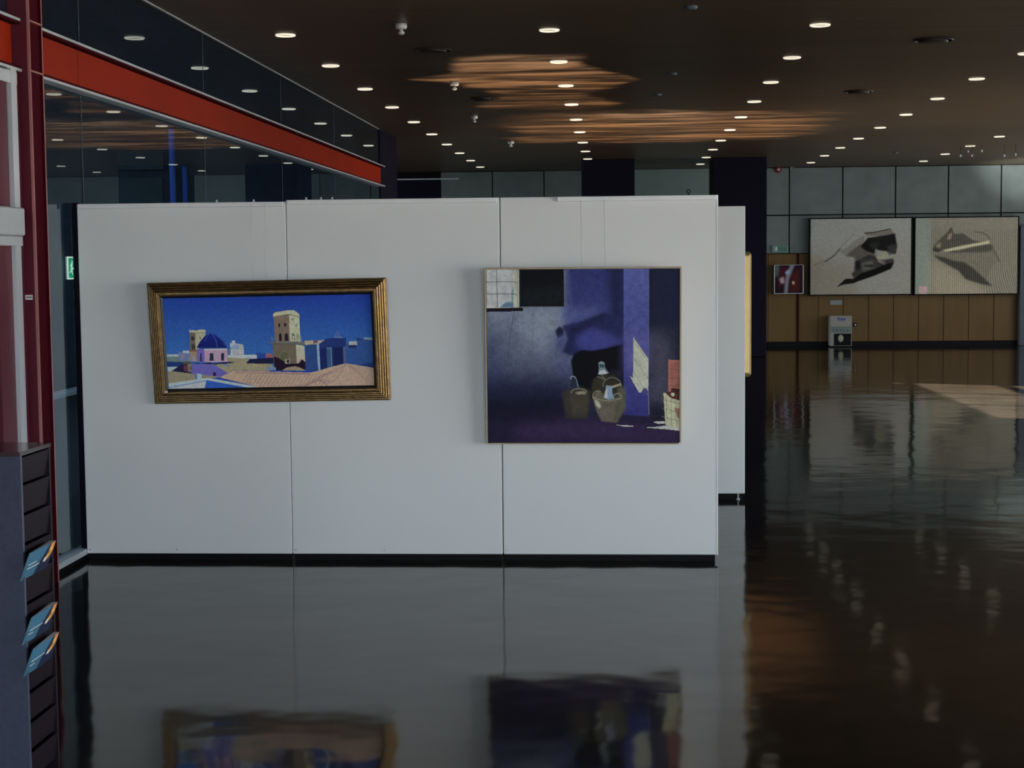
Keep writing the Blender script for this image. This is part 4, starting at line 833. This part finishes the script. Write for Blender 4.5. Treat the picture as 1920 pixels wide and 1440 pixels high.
# ------------------------------------------------------------------ ceiling downlights
LX = [-2.381, -.479, 1.430, 3.316, 5.222, 7.13]
LY0, LDY = 11.678, 1.8434
rows = ['the row nearest the glass wall', 'the second row from the glass wall', 'the third row from the glass wall', 'the fourth row from the glass wall', 'the fifth row from the glass wall', 'the sixth row']
ords = ['first', 'second', 'third', 'fourth', 'fifth', 'sixth', 'seventh', 'eighth', 'ninth', 'tenth', 'eleventh', 'twelfth']
proto = None; plist = []
for i, x in enumerate(LX):
    n = 0
    for j in range(0, 10):
        y = LY0 + j * LDY; px, py = proj((x, y, H))
        if not (-20 < px < 1935): continue
        if i == 5: continue
        n += 1
        plist.append((x, y, f'lit round ceiling downlight, {ords[n-1]} from the front in {rows[i]}'))
for k, (x, y, lab) in enumerate(plist):
    if k == 0:
        proto = thing('downlight', (x, y, H), lab, 'downlight', 'round downlights recessed in the dark wood ceiling')
        MB().lathe([(.056, -.010), (.067, -.012), (.072, -.009), (.073, -.001), (.056, -.001)], (x, y, H), 28, close=True).build('trim_ring', M_lamp, proto)
        MB().lathe([(.055, -.002), (.050, -.0015), (.02, -.001), (.002, -.001)], (x, y, H), 20).build('reflector', M_cup, proto)
    else:
        dup(proto, Vector((x, y, H)) - proto.location, lab)
# white sprinkler-like detectors, in a line between the first two rows
def detector(px, py, label, sc=1.0):
    c = onZ(px, py, H); x, y = c.x, c.y
    t = thing('ceiling_detector', (x, y, H), label, 'detector', 'white ceiling detectors')
    MB().lathe([(.036 * sc, -.001), (.038 * sc, -.022 * sc), (.032 * sc, -.034 * sc), (.014 * sc, -.036 * sc)], (x, y, H), 20).build('base', M_white, t)
    MB().lathe([(.012 * sc, -.034 * sc), (.012 * sc, -.052 * sc)], (x, y, H), 12).build('stem', M_white, t)
    MB().lathe([(.02 * sc, -.052 * sc), (.022 * sc, -.062 * sc), (.012 * sc, -.07 * sc)], (x, y, H), 16).build('sensor', M_white, t)
for px, py, lab in ((752, 44, 'nearest white ceiling detector left of centre'), (852, 153, 'second white ceiling detector, beside the lit ripples'), (889, 217, 'third white ceiling detector in the line going back'), (958, 265, 'farthest and smallest white ceiling detector of the line')): detector(px, py, lab, 1.1)
def diffuser(px, py, r, lab):
    c = onZ(px, py, H)
    t = thing('ceiling_diffuser', (c.x, c.y, H), lab, 'vent', 'round brown ceiling diffusers')
    MB().lathe([(r, -.001), (r, -.008), (r * .93, -.014), (r * .88, -.006), (r * .88, -.001)], (c.x, c.y, H), 36, close=True).build('rim', M_brownmetal, t)
    MB().lathe([(r * .72, -.001), (r * .74, -.018), (r * .62, -.024), (r * .1, -.026)], (c.x, c.y, H), 36).build('core', M_brownmetal, t)
diffuser(812, 93, .145, 'round brown ceiling diffuser below the nearest white detector'); diffuser(905, 184, .12, 'round brown ceiling diffuser in the lit ripples, left of centre'); diffuser(1750, 74, .15, 'round brown ceiling diffuser nearest the top right corner'); diffuser(1610, 171, .14, 'round brown ceiling diffuser between the third and fourth light rows')
def spk(px, py, lab):
    c = onZ(px, py, H)
    t = thing('smoke_detector', (c.x, c.y, H), lab, 'detector', 'small grey smoke detectors')
    MB().lathe([(.045, -.001), (.045, -.012), (.036, -.022), (.012, -.026)], (c.x, c.y, H), 20).build('body', M_seal, t)
spk(1260, 136, 'small dull smoke detector right of the second light row'); spk(1295, 11, 'dull smoke detector at the top of the picture'); spk(1232, 176, 'faint smoke detector behind the one right of centre'); spk(1679, 285, 'small dull smoke detector above the drawings')
# short cables with sensors hanging near the far right
for k, (px, py) in enumerate(((1801, 292), (1815, 284), (1822, 292), (1841, 283), (1883, 292), (1904, 290))):
    yy = 24.5; c = onY(px, py, yy)
    t = thing('hanging_bulb', (c.x, yy, H), ('leftmost tiny pale hanging bulb above the right drawing', 'second tiny pale hanging bulb from the left, higher than its neighbours', 'third tiny pale hanging bulb from the left', 'fourth tiny pale hanging bulb, highest of the set', 'fifth tiny pale hanging bulb from the left', 'rightmost tiny pale hanging bulb near the picture edge')[k], 'lamp', 'tiny bulbs hanging near the far right ceiling')
    MB().tube([(c.x, yy, H), (c.x, yy, c.z + .02)], .003, 6).build('cable', M_black, t)
    MB().lathe([(.004, .025), (.012, .015), (.014, .0), (.010, -.014), (.003, -.02)], (c.x, yy, c.z), 12).build('bulb', M_white, t)

# ------------------------------------------------------------------ leaflet rack, bottom left
YR0 = 4.3; cA = onY(37.5, 856, YR0); XRk = cA.x; ZR = cA.z
YR1 = onX(95, 835, XRk).y; XL_ = XRk - .42
rk = thing('leaflet_rack', (XRk - .2, (YR0 + YR1) / 2, 0), 'dark blue-grey leaflet rack with stacked pockets in the bottom left corner', 'rack')
B(XL_, XRk - .028, YR0, YR0 + .014, 0, ZR).build('side_panel', M_rack, rk)
B(XL_, XRk - .002, YR1 - .012, YR1, 0, ZR).build('side_panel', M_pocket, rk)
B(XL_, XRk + .0, YR0 - .002, YR1 + .002, ZR, ZR + .012).build('top', M_racktop, rk)
B(XL_, XL_ + .012, YR0 + .014, YR1 - .012, 0, ZR).build('back_panel', M_pocket, rk)
lips = []
for k in range(11): 
    z = ZR - .080 - k * .0835
    if z > .03: lips.append(z)
prev = ZR
zz = [ZR - .002] + lips
# front edge band of the side panel
B(XRk - .028, XRk, YR0, YR0 + .014, 0, ZR).build('side_edge', M_rack, rk)
for za, zb_ in zip(zz[:-1], zz[1:]):
    # a slanted pocket front: deepest at the foot, forward at the lip
    vs = [Vector((x, y, z)) for y in (YR0 + .014, YR1 - .012) for x, z in ((XRk - .016, zb_ + .001), (XRk - .012, zb_ + .001), (XRk - .002, za - .004), (XRk - .006, za - .004))]
    MB().add(vs, [(0, 1, 2, 3), (7, 6, 5, 4), (0, 4, 5, 1), (1, 5, 6, 2), (2, 6, 7, 3), (3, 7, 4, 0)]).build('pocket', M_pocket, rk)
# leaflets
def cover():
    c = Canvas([(0, 0), (100, 0), (100, 60), (0, 60)], 120, 72, .30)
    c.fill((40, 66, 80)); c.poly([(0, 0), (100, 0), (100, 20), (0, 30)], (44, 74, 92), .6, 6)
    c.poly([(78, 0), (100, 0), (100, 60), (46, 60), (52, 40), (62, 26)], (22, 26, 40))
    c.poly([(84, 2), (98, 0), (99, 20), (90, 34), (78, 40), (72, 36), (82, 22)], (150, 96, 50), 1, 1); c.poly([(88, 10), (95, 12), (90, 26), (80, 34), (82, 26)], (200, 130, 60), 1, 1); c.poly([(74, 30), (84, 32), (80, 40), (70, 38)], (150, 140, 130), 1, 1); c.poly([(84, 18), (90, 18), (88, 26), (82, 26)], (90, 40, 20), .9, 1)
    return c
M_spine = mat('leaflet_spine', (.05, .12, .15), .5)
M_teal = mat('leaflet_stack_edges', (.85, .85, .88), .6, var=.15, scale=(2, 2, 300))
def leaflets(tl, label, lines):
    P = onX(tl[0], tl[1], XRk + .024); y0 = P.y; zt = P.z
    zb = zt - .078; y1 = y0 + .205; th = .016
    def T(u, v, w): # u along the rack, v up, w outwards
        return Vector((XRk - .004 + .030 * v + w, y0 + u * (y1 - y0), zb + v * (zt - zb)))
    t = thing('leaflet_stack', T(.5, 0, 0), label, 'leaflets', 'teal leaflets standing in the rack pockets')
    MB().prism([(0, 0), (1, 0), (1, 1), (0, 1)], lambda u, v, w: T(u, v, -w * (.12 + .88 * u)), th).build('pages', M_teal, t)
    MB().prism([(-.012, 0), (0, 0), (0, 1), (-.012, 1)], lambda u, v, w: T(u, v, -w * .12), th).build('spine', M_spine, t)
    c = cover()
    o = c.mesh('cover', M_print, lambda u, v: T(u, v, .0008), t)
    tx = MB()
    for (u0, u1, v) in lines:
        u = u0
        while u < u1 - .01:
            wd = min(random.uniform(.03, .07), u1 - u); tx.prism([(u, v), (u + wd, v), (u + wd, v + .045), (u, v + .045)], lambda a, b, w: T(a, b, .0011 + w), .0004); u += wd + .012
    tx.build('title_text', M_paper, t)
leaflets((55, 1037.5), 'topmost stack of teal leaflets leaning out of the rack', [(.10, .40, .50), (.10, .55, .36)])
leaflets((58.5, 1158), 'middle stack of teal leaflets in the rack', [(.10, .58, .44), (.10, .27, .30)])
leaflets((61.5, 1217), 'lowest stack of teal leaflets in the rack', [(.10, .62, .46), (.10, .27, .30)])
